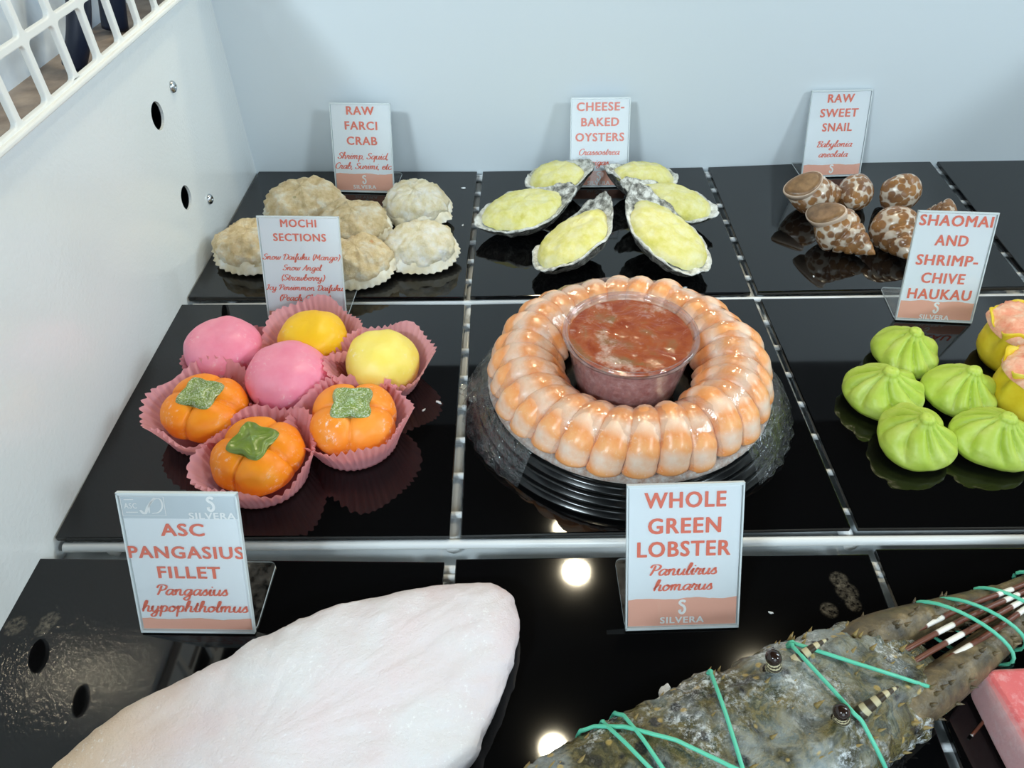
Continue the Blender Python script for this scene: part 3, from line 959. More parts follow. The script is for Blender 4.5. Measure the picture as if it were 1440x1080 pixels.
def persimmon_mochi(r, h, mat, cal, seed):
    root = empty('persimmon_mochi')
    N = 34
    prof = [(max(r*abs(math.sin(math.pi*k/N))**.72, .00005), h/2*(1-math.copysign(abs(math.cos(math.pi*k/N))**.85, math.cos(math.pi*k/N)))) for k in range(N+1)]
    def fn(rr, z, th, i):
        lob = abs(math.cos(2*th))**.5            # four soft lobes with creases between
        up = min(1, max(0, (z/h-.12)/.5))
        k = (1-.17*(1-lob)*(.35+.65*up))*(.80+.20*min(1, z/h/.38))
        dz = -.0042*(1-lob)*max(0, z/h-.45)*2 - .004*max(0, 1-rr/(r*.62))**2*(z/h > .5)
        d = .0009*nz(rr*math.cos(th)+seed, rr*math.sin(th), z, 60, 3)
        return (rr*k*math.cos(th)+d, rr*k*math.sin(th)+d, max(0.0, z+dz))
    lathe('dough', prof, M[mat], root, 96, fn)
    # green four-pointed calyx with raised ridges and a stub in the middle
    n, m = 96, 12
    vs, fs = [], []
    R = r*.56
    for layer in (0, 1):
        for i in range(m+1):
            q = i/m
            for k in range(n):
                th = 2*math.pi*k/n
                e = R*(.68+.36*abs(math.cos(2*(th)))**2.2)
                rr = e*q
                x, y = rr*math.cos(th), rr*math.sin(th)
                zt = h*.955+.0012-.0048*(rr/R)**2*.9
                if layer:
                    ridge = .0024*math.exp(-((q-.83)/.13)**2)
                    vein = .0012*max(0, math.cos(4*th))**8*q
                    stub = .0030*math.exp(-(q/.18)**2)
                    z = zt+.0022+ridge+vein+stub-.0022*max(0, (q-.90)/.10)**2
                else:
                    z = zt-.0012
                vs.append((x, y, z))
    for layer in (0, 1):
        b = layer*(m+1)*n
        for i in range(m):
            for k in range(n):
                k2 = (k+1) % n
                f = (b+i*n+k, b+i*n+k2, b+(i+1)*n+k2, b+(i+1)*n+k)
                fs.append(f if layer else f[::-1])
    b = (m+1)*n
    for k in range(n):
        k2 = (k+1) % n
        fs.append((m*n+k, m*n+k2, b+m*n+k2, b+m*n+k))
    mesh('calyx', vs, fs, M[cal], root)
    return root

GM, GP = 'mochi on the middle row board', 'pink baking papers under the mochi'
def put_mochi(u, v, zc, make, label, cup_label, cup, tilt=(0, 0), rz=0.0, lift=.0014, sc=1.0):
    p = at(u, v, zc)
    o = make()
    o.location = (p[0], p[1], lift)
    o.rotation_euler = (math.radians(tilt[0]), math.radians(tilt[1]), rz)
    o.scale = (sc, sc, sc)
    tag(o, label, 'mochi', GM)
    c = paper_cup(*cup)
    c.location = (p[0], p[1], .0002)
    tag(c, cup_label, 'baking paper', GP)
put_mochi(317, 490, .020, lambda: round_mochi(.0305, .040, 'pink', 1), 'pink round mochi at the back left, nearest the left wall', 'pink fluted paper under the back left pink mochi', (.0250, .0322, .016, 1), (2, -3), sc=.95)
put_mochi(405, 530, .020, lambda: round_mochi(.0312, .041, 'pink', 5), 'pink round mochi in the middle of the cluster', 'pink fluted paper under the middle pink mochi', (.0250, .0335, .017, 2), (4, 2), sc=.96)
put_mochi(441, 478, .020, lambda: round_mochi(.0278, .040, 'yellow', 9), 'deep yellow round mochi at the back beneath the sign', 'pink fluted paper flaring behind the deep yellow mochi', (.0258, .0400, .027, 3), (0, 0), sc=.95)
put_mochi(536, 508, .020, lambda: round_mochi(.0282, .041, 'pale_yellow', 13), 'pale yellow round mochi at the right of the cluster', 'pink fluted paper around the pale yellow mochi', (.0258, .0385, .026, 4), (6, 4), sc=.96)
put_mochi(288, 576, .018, lambda: persimmon_mochi(.0318, .036, 'orange', 'calyx_frost', 2), 'orange persimmon shaped mochi with frosted green calyx at the left', 'pink fluted paper around the left orange mochi', (.0290, .0405, .026, 5, .05, .3), (5, 2), .55, .0035, .92)
put_mochi(364, 643, .018, lambda: persimmon_mochi(.0322, .037, 'orange', 'calyx', 3), 'orange persimmon shaped mochi with glossy plain green calyx at the front', 'pink fluted paper around the front orange mochi', (.0295, .0395, .025, 6, .05, .7), (5, 0), .42, .0035, .93)
put_mochi(496, 594, .018, lambda: persimmon_mochi(.0318, .037, 'orange_frost', 'calyx_frost', 4), 'orange persimmon shaped mochi with frosty front lobe at the right', 'pink fluted paper around the right frosty orange mochi', (.0292, .0400, .026, 7, .05, .2), (5, 1), .85, .0035, .97)

# ------------------------------------------------------------------ stuffed crab shells
def crab(u, v, wpx, rz, mat, seed, label, tilt=(14, 0), flip=1):
    root = empty('stuffed_crab_shell')
    tag(root, label, 'crab', 'stuffed crab shells')
    rng = random.Random(seed)
    a, b = wpx/2*.98, wpx/2*.80
    def outline(th):
        c, s = math.cos(th), math.sin(th)
        k = 1/((abs(c)**2.3+abs(s)**2.3)**(1/2.3))
        tip = .10*math.exp(-((th % (2*math.pi)-math.pi*(1.96 if flip > 0 else 1.04))/.16)**2)
        return k*(1+tip)
    def shell(r, z, th, i):
        k = outline(th)
        front = .5+.5*max(-1, min(1, -math.sin(th)*1.6+.4))
        if i in (3, 4):
            saw = abs(((th*34/(2*math.pi)) % 1)-.5)*2
            k *= 1+.062*front*saw
        d = 1+.035*nz(math.cos(th)*1.5+seed, math.sin(th)*1.5, i*.1, 1, 3)
        return (a*r*k*d*math.cos(th), b*r*k*d*math.sin(th), z*(1+.2*nz(th, seed, i*.3)))
    prof = [(.02, .0008), (.55, .0010), (.86, .0028), (1.0, .0062), (.995, .0072), (.965, .0105), (.92, .0145), (.86, .0165), (.6, .0165)]
    lathe('shell', prof, M['crab_shell'], root, 136, shell)
    def fill(r, z, th, i):
        k = outline(th)*(1-.0*r)
        x, y = a*r*k*math.cos(th), b*r*k*math.sin(th)+b*.10*(1-r)
        n = nz(x+seed, y, z, 70, 5)*.0036+nz(x+seed*3, y, z, 190, 4)*.0022
        return (x+n*.6*math.cos(th), y+n*.6*math.sin(th), z+n*(.4+.6*(1-r)))
    prof = [(.93*math.cos(q*math.pi/2/14)**.75 if q < 14 else .001, .0125+.0185*math.sin(q*math.pi/2/14)) for q in range(15)]
    lathe('stuffing', prof, M[mat], root, 96, fill)
    p = at(u, v, .014)
    root.location = (p[0], p[1], b*math.sin(math.radians(abs(tilt[0])))*.62)
    root.rotation_euler = (math.radians(tilt[0]), math.radians(tilt[1]), rz)
crab(428, 287, .084, .20, 'stuff_tan', 3, 'tan stuffed crab shell at the back left beside its sign', (8, 0), 1)
crab(357, 346, .074, -.15, 'stuff_tan', 8, 'cream stuffed crab shell half hidden behind the mochi sign, nearest the left wall', (12, 0), -1)
crab(498, 317, .074, -.05, 'stuff_tan', 14, 'brownish stuffed crab shell in the middle of the group', (10, 0), 1)
crab(587, 288, .072, -.35, 'stuff_pale', 21, 'whitish frosted stuffed crab shell at the back right', (12, 0), 1)
crab(592, 347, .070, .10, 'stuff_pale', 27, 'pale stuffed crab shell at the front right beside the gap', (13, 0), -1)
crab(503, 368, .066, .22, 'stuff_tan', 33, 'cream stuffed crab shell at the front, right of the mochi sign', (14, 0), 1)

# ------------------------------------------------------------------ baked oysters
def oyster(h_, t_, wd, seed, label, roll=0.0, pitch=0.0, lift=.0):
    A, B = at(*h_, .012), at(*t_, .012)
    A, B = A[:2], B[:2]
    L = float(np.linalg.norm(B-A))
    root = empty('baked_oyster')
    tag(root, label, 'oyster', 'cheese baked oysters')
    mid = (A+B)/2
    rz = math.atan2(B[1]-A[1], B[0]-A[0])-math.pi/2
    def shape(r, th):
        y = r*math.sin(th)
        x = r*math.cos(th)
        k = 1-.34*max(0, -y+.1)**1.2-.05*y+.05*math.sin(2*th+seed)
        return x*wd/2*k, y*L/2
    def shell(r, z, th, i):
        e = 1+(.055*nz(math.cos(th)*2.2+seed, math.sin(th)*2.2, .3, 1, 4)+.03*math.sin(9*th+seed)*nz(th, seed, 1))*min(1, r)
        x, y = shape(r*e, th)
        zz = z+(.0026*nz(math.cos(th)*3+seed, math.sin(th)*3, .1*i, 1, 4)*(r > .6))
        hg = max(0, -y/(L/2)-.30)
        zz += hg*(.012*(r > .5)+.006*nz(x*60+seed, y*60, i, 1, 3))      # thick layered hinge end
        d = .0016*nz(x*90+seed, y*90, z*260, 1, 4) if .3 < r < 1.03 else 0
        return (x+d*math.cos(th), y+d*math.sin(th), max(.0003, zz+d*.4))
    prof = [(.02, .0005), (.40, .0005), (.60, .0030), (.74, .0068), (.85, .0108), (.94, .0148), (1.0, .0180)]
    lathe('shell', prof, M['oyster_shell'], root, 96, shell)
    prof = [(1.0, .0180), (1.03, .0192), (1.015, .0202), (.96, .0196), (.88, .0180), (.6, .0172)]
    lathe('shell_rim', prof, M['oyster_rim'], root, 96, shell)
    def cheese(r, z, th, i):
        e = 1+.03*nz(math.cos(th)*2.2+seed, math.sin(th)*2.2, .3, 1, 4)
        x, y = shape(r*e, th)
        n = .0018*nz(x+seed, y, z, 75, 5)+.0009*nz(x+seed, y, z, 190, 3)
        return (x*1.05, y*.92+L*.03, z+n)
    prof = [(.90*math.cos(q*math.pi/2/14)**.7 if q < 14 else .001, .0180+.0115*math.sin(q*math.pi/2/14)) for q in range(15)]
    lathe('cheese_topping', prof, M['cheese'], root, 80, cheese)
    root.location = (mid[0], mid[1], lift)
    root.rotation_mode = 'ZYX'
    root.rotation_mode = 'XYZ'
    m = Matrix.Rotation(rz, 4, 'Z') @ Matrix.Rotation(math.radians(pitch), 4, 'X') @ Matrix.Rotation(math.radians(roll), 4, 'Y')
    root.rotation_euler = m.to_euler()
oyster((836, 258), (742, 266), .058, 2.0, 'oyster with pale yellow topping at the back left, in front of its sign', -4, -6, .004)
oyster((843, 266), (948, 256), .050, 5.0, 'oyster with pale topping at the back right, partly behind another', 4, -7, .004)
oyster((812, 296), (673, 318), .060, 8.0, 'long pale oyster pointing left towards the crab board', -5, -7, .0045)
oyster((868, 286), (1003, 306), .056, 11.0, 'oyster with yellow topping pointing right', 6, -6, .0045)
oyster((862, 317), (772, 390), .061, 14.0, 'smaller oyster at the front left, pointing towards the viewer', 16, -9, .008)
oyster((880, 304), (972, 390), .073, 17.0, 'largest oyster at the front right with bright yellow topping', -12, -10, .008)

# ------------------------------------------------------------------ spotted snails
def snail(a_, t_, wd, seed, label, roll=0.0, aperture=True, za=.017, zt=.011):
    A, T = at(*a_, za), at(*t_, zt)
    L = float(np.linalg.norm(T-A))
    root = empty('spotted_snail')
    tag(root, label, 'snail', 'spotted sea snails')
    N, K = 64, 56
    vs, fs, = [], []
    env = lambda t: (.30+.70*math.sin(min(1, t/.36)*math.pi/2)**.9)*(1 if t < .36 else max(0, (1-(t-.36)/.64))**.82) if t < 1 else 0
    for i in range(N+1):
        t = i/N
        for k in range(K):
            th = 2*math.pi*k/K
            s = (t-.30)*4.6*(1+.55*t)+th/(2*math.pi)
            st = s-math.floor(s)
            step = (1.0-.16*(st > .86)*(st-.86)/.14-.16*(st < .12)*(1-st/.12))*(1+.05*math.sin(math.pi*st))
            amt = min(1, max(0, (t-.34)/.12))
            r = wd/2*env(t)*(1+(step-1)*amt)+.0001
            vs.append((r*math.cos(th), r*math.sin(th)*.95, L*t))
    for i in range(N):
        for k in range(K):
            fs.append((i*K+k, i*K+(k+1) % K, (i+1)*K+(k+1) % K, (i+1)*K+k))
    fs.append(tuple(range(K))[::-1])
    fs.append(tuple(range(N*K, (N+1)*K)))
    mesh('shell', vs, fs, M['snail'], root)
    if aperture:
        # brown oval lid closing the mouth, in a pale lip
        R = wd*.44
        frame = Matrix.Translation((0, -wd*.30, L*.10)) @ Matrix.Rotation(math.radians(122), 4, 'X') @ Matrix.Rotation(.2, 4, 'Z')
        def fr(r, z, th, i):
            v = frame @ Vector((r*R*.64*math.cos(th), r*R*1.0*math.sin(th)*(1-.15*math.cos(th)), z*R))
            return tuple(v)
        lathe('lip', [(.7, -.55), (.98, -.3), (1.06, .02), (1.05, .13), (.99, .15), (.9, .06)], M['snail_lip'], root, 48, fr)
        lathe('operculum', [(1.02, .08), (.95, .20), (.7, .24), (.4, .22), (.01, .24)], M['operculum'], root, 48, fr)
    d = Vector(tuple(T-A)).normalized()
    fvec = Vector((-.35, -.45, .85))
    yv = -(fvec-d*fvec.dot(d)).normalized()
    xv = yv.cross(d)
    q = Matrix((xv, yv, d)).transposed().to_4x4()
    root.rotation_euler = (q @ Matrix.Rotation(math.radians(roll), 4, 'Z')).to_euler()
    root.location = tuple(A)
snail((1112, 272), (1196, 276), .041, 1, 'spotted snail at the back left with its brown lid facing left', 0, True, .022, .012)
snail((1197, 285), (1213, 246), .035, 2, 'spotted snail in the back middle with rounded whorl towards the viewer', 60, False, .018, .012)
snail((1280, 280), (1243, 258), .042, 3, 'spotted snail at the back right, set apart on its own', 30, False, .020, .014)
snail((1151, 306), (1231, 358), .043, 4, 'spotted snail at the front left with brown lid and pointed spire', 0, True, .022, .008)
snail((1244, 300), (1284, 366), .045, 5, 'spotted snail at the front right, its spire running behind the dumpling sign', 40, False, .021, .009)
snail((1345, 306), (1296, 300), .034, 6, 'spotted snail mostly hidden behind the dumpling sign', 20, False, .016, .013)

# ------------------------------------------------------------------ green dumplings and yellow shaomai
def dumpling(u, v, R, seed, label, tilt=(10, 0), rz=0.0):
    rng = random.Random(seed)
    npl = rng.choice((9, 10, 11))
    ph = [rng.uniform(0, 6.28) for _ in range(4)]
    prof = [(.02, 0), (.55, 0), (.80, .04), (.93, .16), (1.0, .34), (1.0, .50), (.95, .66), (.86, .80), (.74, .93), (.61, 1.05), (.48, 1.16), (.36, 1.25), (.27, 1.33), (.215, 1.40), (.20, 1.47), (.165, 1.53), (.09, 1.57), (.01, 1.58)]
    fine = []
    for i in range(len(prof)-1):
        for k in range(3):
            fine.append(tuple(np.array(prof[i])+(np.array(prof[i+1])-np.array(prof[i]))*k/3))
    fine.append(prof[-1])
    def fn(r, z, th, i):
        up = min(1, max(0, (z-.38)/.45))*(1-.55*max(0, (z-1.3)/.2) if z > 1.3 else 1)
        a = npl*(th+.45*z+.22*math.sin(2*th+ph[0]))
        crease = abs(math.sin(a/2))**.55
        k = 1-.27*up*(1-crease)*(1 if z < 1.3 else .6)
        k *= 1+.05*math.sin(2*th+ph[1])+.035*math.sin(3*th+ph[2])
        d = .035*nz(math.cos(th)*r*1.6+seed*7, math.sin(th)*r*1.6, z*1.6, 1, 3)
        zz = z*.80-.05*up*(1-crease)*(z < 1.3)
        return (R*(r*k+d*min(1, r*2))*math.cos(th), R*(r*k+d*min(1, r*2))*math.sin(th), max(0, R*zz))
    o = lathe('green_dumpling', fine, M['green'], None, 132, fn)
    p = at(u, v, .018)
    o.location = (p[0], p[1], R*.9*math.sin(math.radians(abs(tilt[0]))))
    o.rotation_euler = (math.radians(tilt[0]), math.radians(tilt[1]), rz)
    tag(o, label, 'dumpling', 'green pleated dumplings')
dumpling(1278, 483, .0253, 1, 'green pleated dumpling at the very back, beneath the sign', (3, 1))
dumpling(1247, 540, .0262, 2, 'green pleated dumpling farthest left in the group', (6, -5))
dumpling(1354, 538, .0256, 3, 'green pleated dumpling in the middle of the group, touching the yellow ones', (5, 4))
dumpling(1292, 604, .0254, 4, 'green pleated dumpling at the front with a whitish knot', (8, -2))
dumpling(1401, 605, .0262, 5, 'green pleated dumpling at the front, cut by the right picture edge', (5, 2))
def shaomai(u, v, R, seed, label):
    root = empty('yellow_shaomai')
    tag(root, label, 'dumpling', 'yellow shaomai with pink filling')
    def fn(r, z, th, i):
        up = max(0, min(1, (z-.3)/.9))
        k = 1+.09*up*math.sin(7*th+seed)+.05*up*math.sin(12*th+2*seed)
        return (R*r*k*math.cos(th), R*r*k*math.sin(th), R*max(0, z*(1+.10*up*math.sin(5*th+seed))))
    lathe('wrapper', [(.02, 0), (.6, 0), (.86, .06), (.99, .30), (1.0, .55), (.94, .85), (.88, 1.08), (.93, 1.25), (1.0, 1.36), (.97, 1.37), (.84, 1.24), (.6, 1.15)], M['shao'], root, 96, fn)
    def fl(r, z, th, i):
        n = nz(math.cos(th)*r*2+seed, math.sin(th)*r*2, z, 1.4, 4)*.11
        return (R*(r+n*r)*math.cos(th), R*(r+n*r)*math.sin(th), R*(z+n))
    lathe('filling', [(1.02*math.cos(q*math.pi/2/10)**.7 if q < 10 else .001, 1.16+.42*math.sin(q*math.pi/2/10)) for q in range(11)], M['pinkfill'], root, 64, fl)
    p = at(u, v, .022)
    root.location = (p[0], p[1], .0)
shaomai(1438, 476, .0270, 1.0, 'yellow shaomai with pink topping at the right edge, the one farther back')
shaomai(1462, 540, .0270, 2.6, 'yellow shaomai with pink topping at the right edge, the one nearer the front')

# ------------------------------------------------------------------ shrimp ring
TC = np.array((.3705, .0935))
tray = empty('round_tray', (TC[0], TC[1], 0))
tag(tray, 'round black ridged plastic tray holding the shrimp ring', 'tray')
prof = [(.02, .0012), (.070, .0012), (.100, .0006), (.1105, .0008), (.1122, .0022), (.1118, .0036), (.1085, .0042), (.1068, .0070), (.1082, .0086), (.1076, .0104), (.1040, .0110), (.1026, .0136), (.1038, .0152), (.1030, .0170), (.1004, .0178), (.0988, .0205), (.0996, .0222), (.0985, .0236), (.0962, .0236), (.0950, .0215), (.090, .0195), (.02, .0190)]
lathe('tray_body', prof, M['tray'], tray, 128)
def crumbs(r, z, th, i):
    n = nz(math.cos(th)*r*260, math.sin(th)*r*260, i, 1, 4)
    return (r*math.cos(th)*(1+.012*n), r*math.sin(th)*(1+.012*n), z+.0014*n)
fo = lathe('frost', [(.086, .0220), (.092, .0252), (.0958, .0278), (.0982, .0272), (.0998, .0248), (.0994, .0232)], M['crust'], tray, 260, crumbs)
tag(fo, 'white frosty crust along the rim')

def shrimp_mesh(seed):
    rng = random.Random(seed)
    key = [(.0925, .0245), (.0915, .0300), (.0880, .0380), (.0820, .0435), (.0740, .0462), (.0660, .0450), (.0590, .0405), (.0530, .0340), (.0490, .0270)]
    C = catmull(key, 6)
    N, K = len(C), 16
    vs, uv = [], []
    sl = rng.uniform(.0, .004)
    for i, (r, z) in enumerate(C):
        t = i/(N-1)
        a = C[max(i-1, 0)]; b = C[min(i+1, N-1)]
        d = (b-a)/np.linalg.norm(b-a)
        nr, nzv = (-d[1], d[0])
        if nzv < 0 and t < .1: pass
        seg = 1+.055*abs(math.sin(t*math.pi*6))
        wt = (.0106 if r > .07 else .0106-(.07-r)/.021*.0042)*seg
        ht = (.0068+.0034*math.sin(math.pi*(.12+.8*(1-t))))*seg*(.95-.2*t)
        if t < .05: wt *= .75; ht *= .8
        if t > .93: wt *= .8
        tang = .010*(t-.5)+sl*0.3*math.sin(t*3)
        for k in range(K):
            an = 2*math.pi*k/K
            u, v = wt*math.cos(an), ht*math.sin(an)
            # pinch towards a keel so each body reads as a shrimp's back
            rr, zz = r-(-nr)*v if False else r+nr*v*-1, z+(-nzv)*v
            vs.append((rr, tang+u*(1-.18*max(0, math.sin(an)*-1)), max(.0205, zz)))
            uv.append((t+.03*math.cos(an), k/K))
    fs = []
    for i in range(N-1):
        for k in range(K):
            fs.append((i*K+k, (i+1)*K+k, (i+1)*K+(k+1) % K, i*K+(k+1) % K))
    fs.append(tuple(range(K)))
    fs.append(tuple(range((N-1)*K, N*K))[::-1])
    return vs, fs, uv
NS = 28
protos = []
for k in range(NS):
    if k < 4:
        vs, fs, uv = shrimp_mesh(k)
        o = mesh('shrimp', vs, fs, M['shrimp'], None, True, uv)
        bm = bmesh.new(); bm.from_mesh(o.data); bmesh.ops.recalc_face_normals(bm, faces=bm.faces[:]); bm.to_mesh(o.data); bm.free()
        protos.append(o)
    else:
        o = protos[k % 4].copy()
        COL.objects.link(o)
    rng = random.Random(100+k)
    o.location = (TC[0], TC[1], rng.uniform(-.0006, .001))
    o.rotation_euler = (0, 0, 2*math.pi*k/NS+rng.uniform(-.012, .012))
    s = 1+rng.uniform(-.015, .015)
    o.scale = (s, s, 1+rng.uniform(-.04, .05))
    tag(o, 'peeled orange and white shrimp standing in the ring on the round tray', 'shrimp', 'shrimps in the ring')

# sauce cup
CC = np.array((.3680, .0880))
cup = empty('sauce_cup', (CC[0], CC[1], .0205))
tag(cup, 'clear plastic cup of red sauce in the middle of the shrimp ring', 'cup')
cp = lathe('cup_wall', [(.0335, 0), (.0345, .001), (.0355, .006), (.0425, .0460), (.0440, .0470), (.0452, .0475)], M['cup_plastic'], cup, 96)
lathe('cup_rim', [(.0430, .0455), (.0452, .0462), (.0458, .0480), (.0452, .0500), (.0440, .0506), (.0426, .0502), (.0420, .0488)], M['cup_plastic'], cup, 96)
def sd(r, z, th, i):
    return (r*math.cos(th), r*math.sin(th), z)
lathe('sauce_body', [(.0330, .0006), (.0348, .0056), (.0412, .0440)], M['sauce_side'], cup, 72, sd, True)
def sf(r, z, th, i):
    x, y = r*math.cos(th), r*math.sin(th)
    return (x, y, z+.0009*nz(x, y, 0, 60, 3)*(r < .04))
lathe('sauce', [(.0001, .0452)]+[(.0414*k/12, .0452) for k in range(1, 13)], M['sauce'], cup, 72, sf)
def lidf(r, z, th, i):
    x, y = r*math.cos(th), r*math.sin(th)
    return (x, y, z+.0008*nz(x, y, 2, 45, 3)*(r < .038))
lathe('lid_film', [(.0002, .0482)]+[(.0422*k/14, .0482) for k in range(1, 15)], M['lid'], cup, 72, lidf)

# cling film stretched over the ring, gathered under the tray edge
def wrapf(r, z, th, i):
    x, y = r*math.cos(th), r*math.sin(th)
    n = nz(math.cos(th)*5+r*20, math.sin(th)*5, r*60, 1, 4)
    flare = max(0, (r-.098)/.014)
    left = math.exp(-(((th-math.pi*1.02+math.pi) % (2*math.pi)-math.pi)/.55)**2)
    right = math.exp(-(((th+math.pi*.13+math.pi) % (2*math.pi)-math.pi)/.5)**2)
    e = r*(1+.012*n+flare*(.055*left+.045*right)*(1+.4*math.sin(23*th)*.5))
    zz = z+.0010*n+flare*(.006*left+.003*right)*(1 if i < 22 else 0.6)
    rip = .00045*math.sin(28*th)*(1 if r < .094 else 0)
    return (e*math.cos(th), e*math.sin(th), max(.0009, zz+rip))
wp = [(.0500, .0395), (.056, .0480), (.063, .0545), (.070, .0572), (.077, .0568), (.084, .0525), (.0895, .0455), (.0935, .0375), (.0965, .0305), (.0985, .0270)]
wl = lathe('cling_film', wp, M['film'], None, 204, wrapf)
wl.location = (TC[0], TC[1], 0)
tag(wl, 'clear shiny cling film wrapped over the shrimp ring and tray', 'plastic film')
# the film hugs the tray; only at the left and right does it stand off in glossy folds
for th0, sp, amp in ((math.pi*1.06, .62, .0050), (-.20, .62, .0042)):
    vs, fs = [], []
    NI, NJ = 11, 70
    for i in range(NI+1):
        q = i/NI
        for j in range(NJ+1):
            b_ = (j/NJ-.5)*2
            a = th0+b_*sp
            w_ = (1-b_*b_)**.8
            r = .0992+.0150*q**.8+w_*amp*q+.0012*w_*math.sin(j*.9+q*2)*q+.0008*nz(j*.3, q*3, th0, 1, 3)
            z = .0262-.0236*q**1.1+w_*.0030*math.sin(q*math.pi)+.0010*math.sin(j*.7)*w_*q
            vs.append((r*math.cos(a), r*math.sin(a), max(.0010, z)))
    for i in range(NI):
        for j in range(NJ):
            k = i*(NJ+1)+j
            fs.append((k, k+1, k+NJ+2, k+NJ+1))
    mesh('film_edge', vs, fs, M['film_skirt'], wl)
# two loose gathered ears of film at the left
for k, (th, ln, zz) in enumerate(((math.pi*1.03, .012, .020), (math.pi*1.16, .007, .006))):
    vs, fs = [], []
    for i in range(9):
        for j in range(7):
            a = th+(j-3)*.035*(1-.55*i/8)
            r = .1085+ln*i/8
            vs.append((r*math.cos(a), r*math.sin(a), zz+.002*math.sin(j*2.4+i*.9+k)+.004*(i/8)*(1-k)))
    for i in range(8):
        for j in range(6):
            fs.append((i*7+j, i*7+j+1, (i+1)*7+j+1, (i+1)*7+j))
    mesh('film_fold', vs, fs, M['film_skirt'], wl)

# ------------------------------------------------------------------ white fish fillet
fp = [(77, 1080), (155, 1015), (210, 982), (280, 947), (325, 925), (355, 902), (390, 890), (430, 870), (485, 850), (540, 840), (610, 824), (660, 821), (695, 821), (715, 832), (727, 855), (730, 885), (725, 925), (715, 950), (705, 980), (682, 1030), (655, 1080)]
ol = [at(u, v, .013)[:2] for u, v in fp]
ol = ol+[np.array(q) for q in ((.212, -.206), (.188, -.230), (.160, -.248), (.125, -.258), (.085, -.250), (.060, -.232), (.047, -.205))]
cc = catmull(ol+[ol[0]], 7)[:-1]
cc = np.array(cc)
cen = np.array((.165, -.165))
n, m_ = len(cc), 26
vs, fs = [], []
T = .026
def ring(s, z):
    for p in cc:
        q = cen+(p-cen)*s
        e = .0012*nz(p[0], p[1], z*2, 130, 4)*(s > .5)
        d = (p-cen)/np.linalg.norm(p-cen)
        zz = z+(.0022*nz(q[0], q[1], 0, 26, 3)+.0007*nz(q[0], q[1], 1, 120, 4))*(1 if z > .012 else .15)
        vs.append((q[0]+d[0]*e, q[1]+d[1]*e, max(.0002, zz)))
rows = [(.03, .0002), (.90, .0002), (.955, .0015), (.985, .006), (1.0, .0125)]
rows += [(math.cos(a)**.42, .0125+(T-.0125)*math.sin(a)) for a in np.linspace(.12, 1.50, m_)]
rows += [(.16, T+.0003), (.03, T+.0004)]
for s, z in rows:
    ring(s, z)
for i in range(len(rows)-1):
    for k in range(n):
        fs.append((i*n+k, i*n+(k+1) % n, (i+1)*n+(k+1) % n, (i+1)*n+k))
fs.append(tuple(range(n))[::-1]); fs.append(tuple(range((len(rows)-1)*n, len(rows)*n)))
vs = [(x-cen[0], y-cen[1], z) for x, y, z in vs]
fo = mesh('fish_fillet', vs, fs, M['fillet'])
fo.location = (cen[0], cen[1], 0)
tag(fo, 'large frosty white frozen fish fillet lying at the front left', 'fish')

# ------------------------------------------------------------------ frozen red block
g0, g1 = at(1355, 974), at(1417, 1094)
ang = math.atan2(g1[1]-g0[1], g1[0]-g0[0])
bm = bmesh.new()
bmesh.ops.create_cube(bm, size=1.0)
for v in bm.verts:
    v.co = Vector(((v.co.x+.5)*.10, (v.co.y+.5)*.075, (v.co.z+.5)*.027))
bmesh.ops.bevel(bm, geom=bm.edges[:], offset=.0045, segments=4, affect='EDGES', profile=.5)
bmesh.ops.subdivide_edges(bm, edges=bm.edges[:], cuts=3, use_grid_fill=True)
for v in bm.verts:
    k = .0014*nz(v.co.x, v.co.y, v.co.z, 40, 3)
    v.co.x += k; v.co.y += k
    if v.co.z > .005: v.co.z += k
ro = from_bm('frozen_red_block', bm, M['red'], None, True)
ro.location = (g0[0], g0[1], 0)
ro.rotation_euler = (0, 0, ang)
tag(ro, 'frosted pinkish red frozen block at the right front edge', 'frozen food')

# ------------------------------------------------------------------ green lobster
P0, P1 = np.array((.256, -.232)), np.array((.498, -.117))
AX = (P1-P0)/np.linalg.norm(P1-P0)
PR = np.array((-AX[1], AX[0]))
LL = float(np.linalg.norm(P1-P0))
HWk = [(0, .034, .046), (.25, .036, .050), (.5, .0360, .054), (.72, .0345, .053), (.88, .0295, .041), (.97, .021, .031), (1.0, .013, .022)]
def hw(t):
    t = min(max(t, 0), 1)
    for (a, w0, h0), (b, w1, h1) in zip(HWk, HWk[1:]):
        if t <= b:
            s = (t-a)/(b-a)
            return w0+(w1-w0)*s, h0+(h1-h0)*s
def body(t, ph, off=0.0):
    w, h = hw(t)
    c = P0+(P1-P0)*t
    cs, sn = math.cos(ph), math.sin(ph)
    x = (w+off)*math.copysign(abs(cs)**.85, cs)
    z = h/2+(h/2+off)*math.copysign(abs(sn)**.85, sn)
    q = c+PR*x
    return np.array((q[0], q[1], z+.0006))
lob = empty('lobster', (P0[0], P0[1], 0))
tag(lob, 'whole frosty green lobster tied with green rubber bands at the front right', 'lobster')
LO = np.array((P0[0], P0[1], 0))
N, K = 120, 80
vs, fs, smooth_pts = [], [], []
for i in range(N+1):
    t = .14+.86*i/N
    for k in range(K):
        ph = 2*math.pi*k/K
        p = body(t, ph)
        groove = -.0022*math.exp(-((t-.56-.06*math.cos(ph*2))/.012)**2)
        ridge = .0022*(math.exp(-((ph-1.15)/.09)**2)+math.exp(-((ph-1.99)/.09)**2))*(t > .55)
        d = .0022*nz(p[0], p[1], p[2], 60, 4)+.0012*nz(p[0], p[1], p[2], 190, 3)+groove+ridge
        out = np.append(PR*math.cos(ph), math.sin(ph))
        q = p+out*d
        q[2] = max(.0004, q[2])
        vs.append(q)
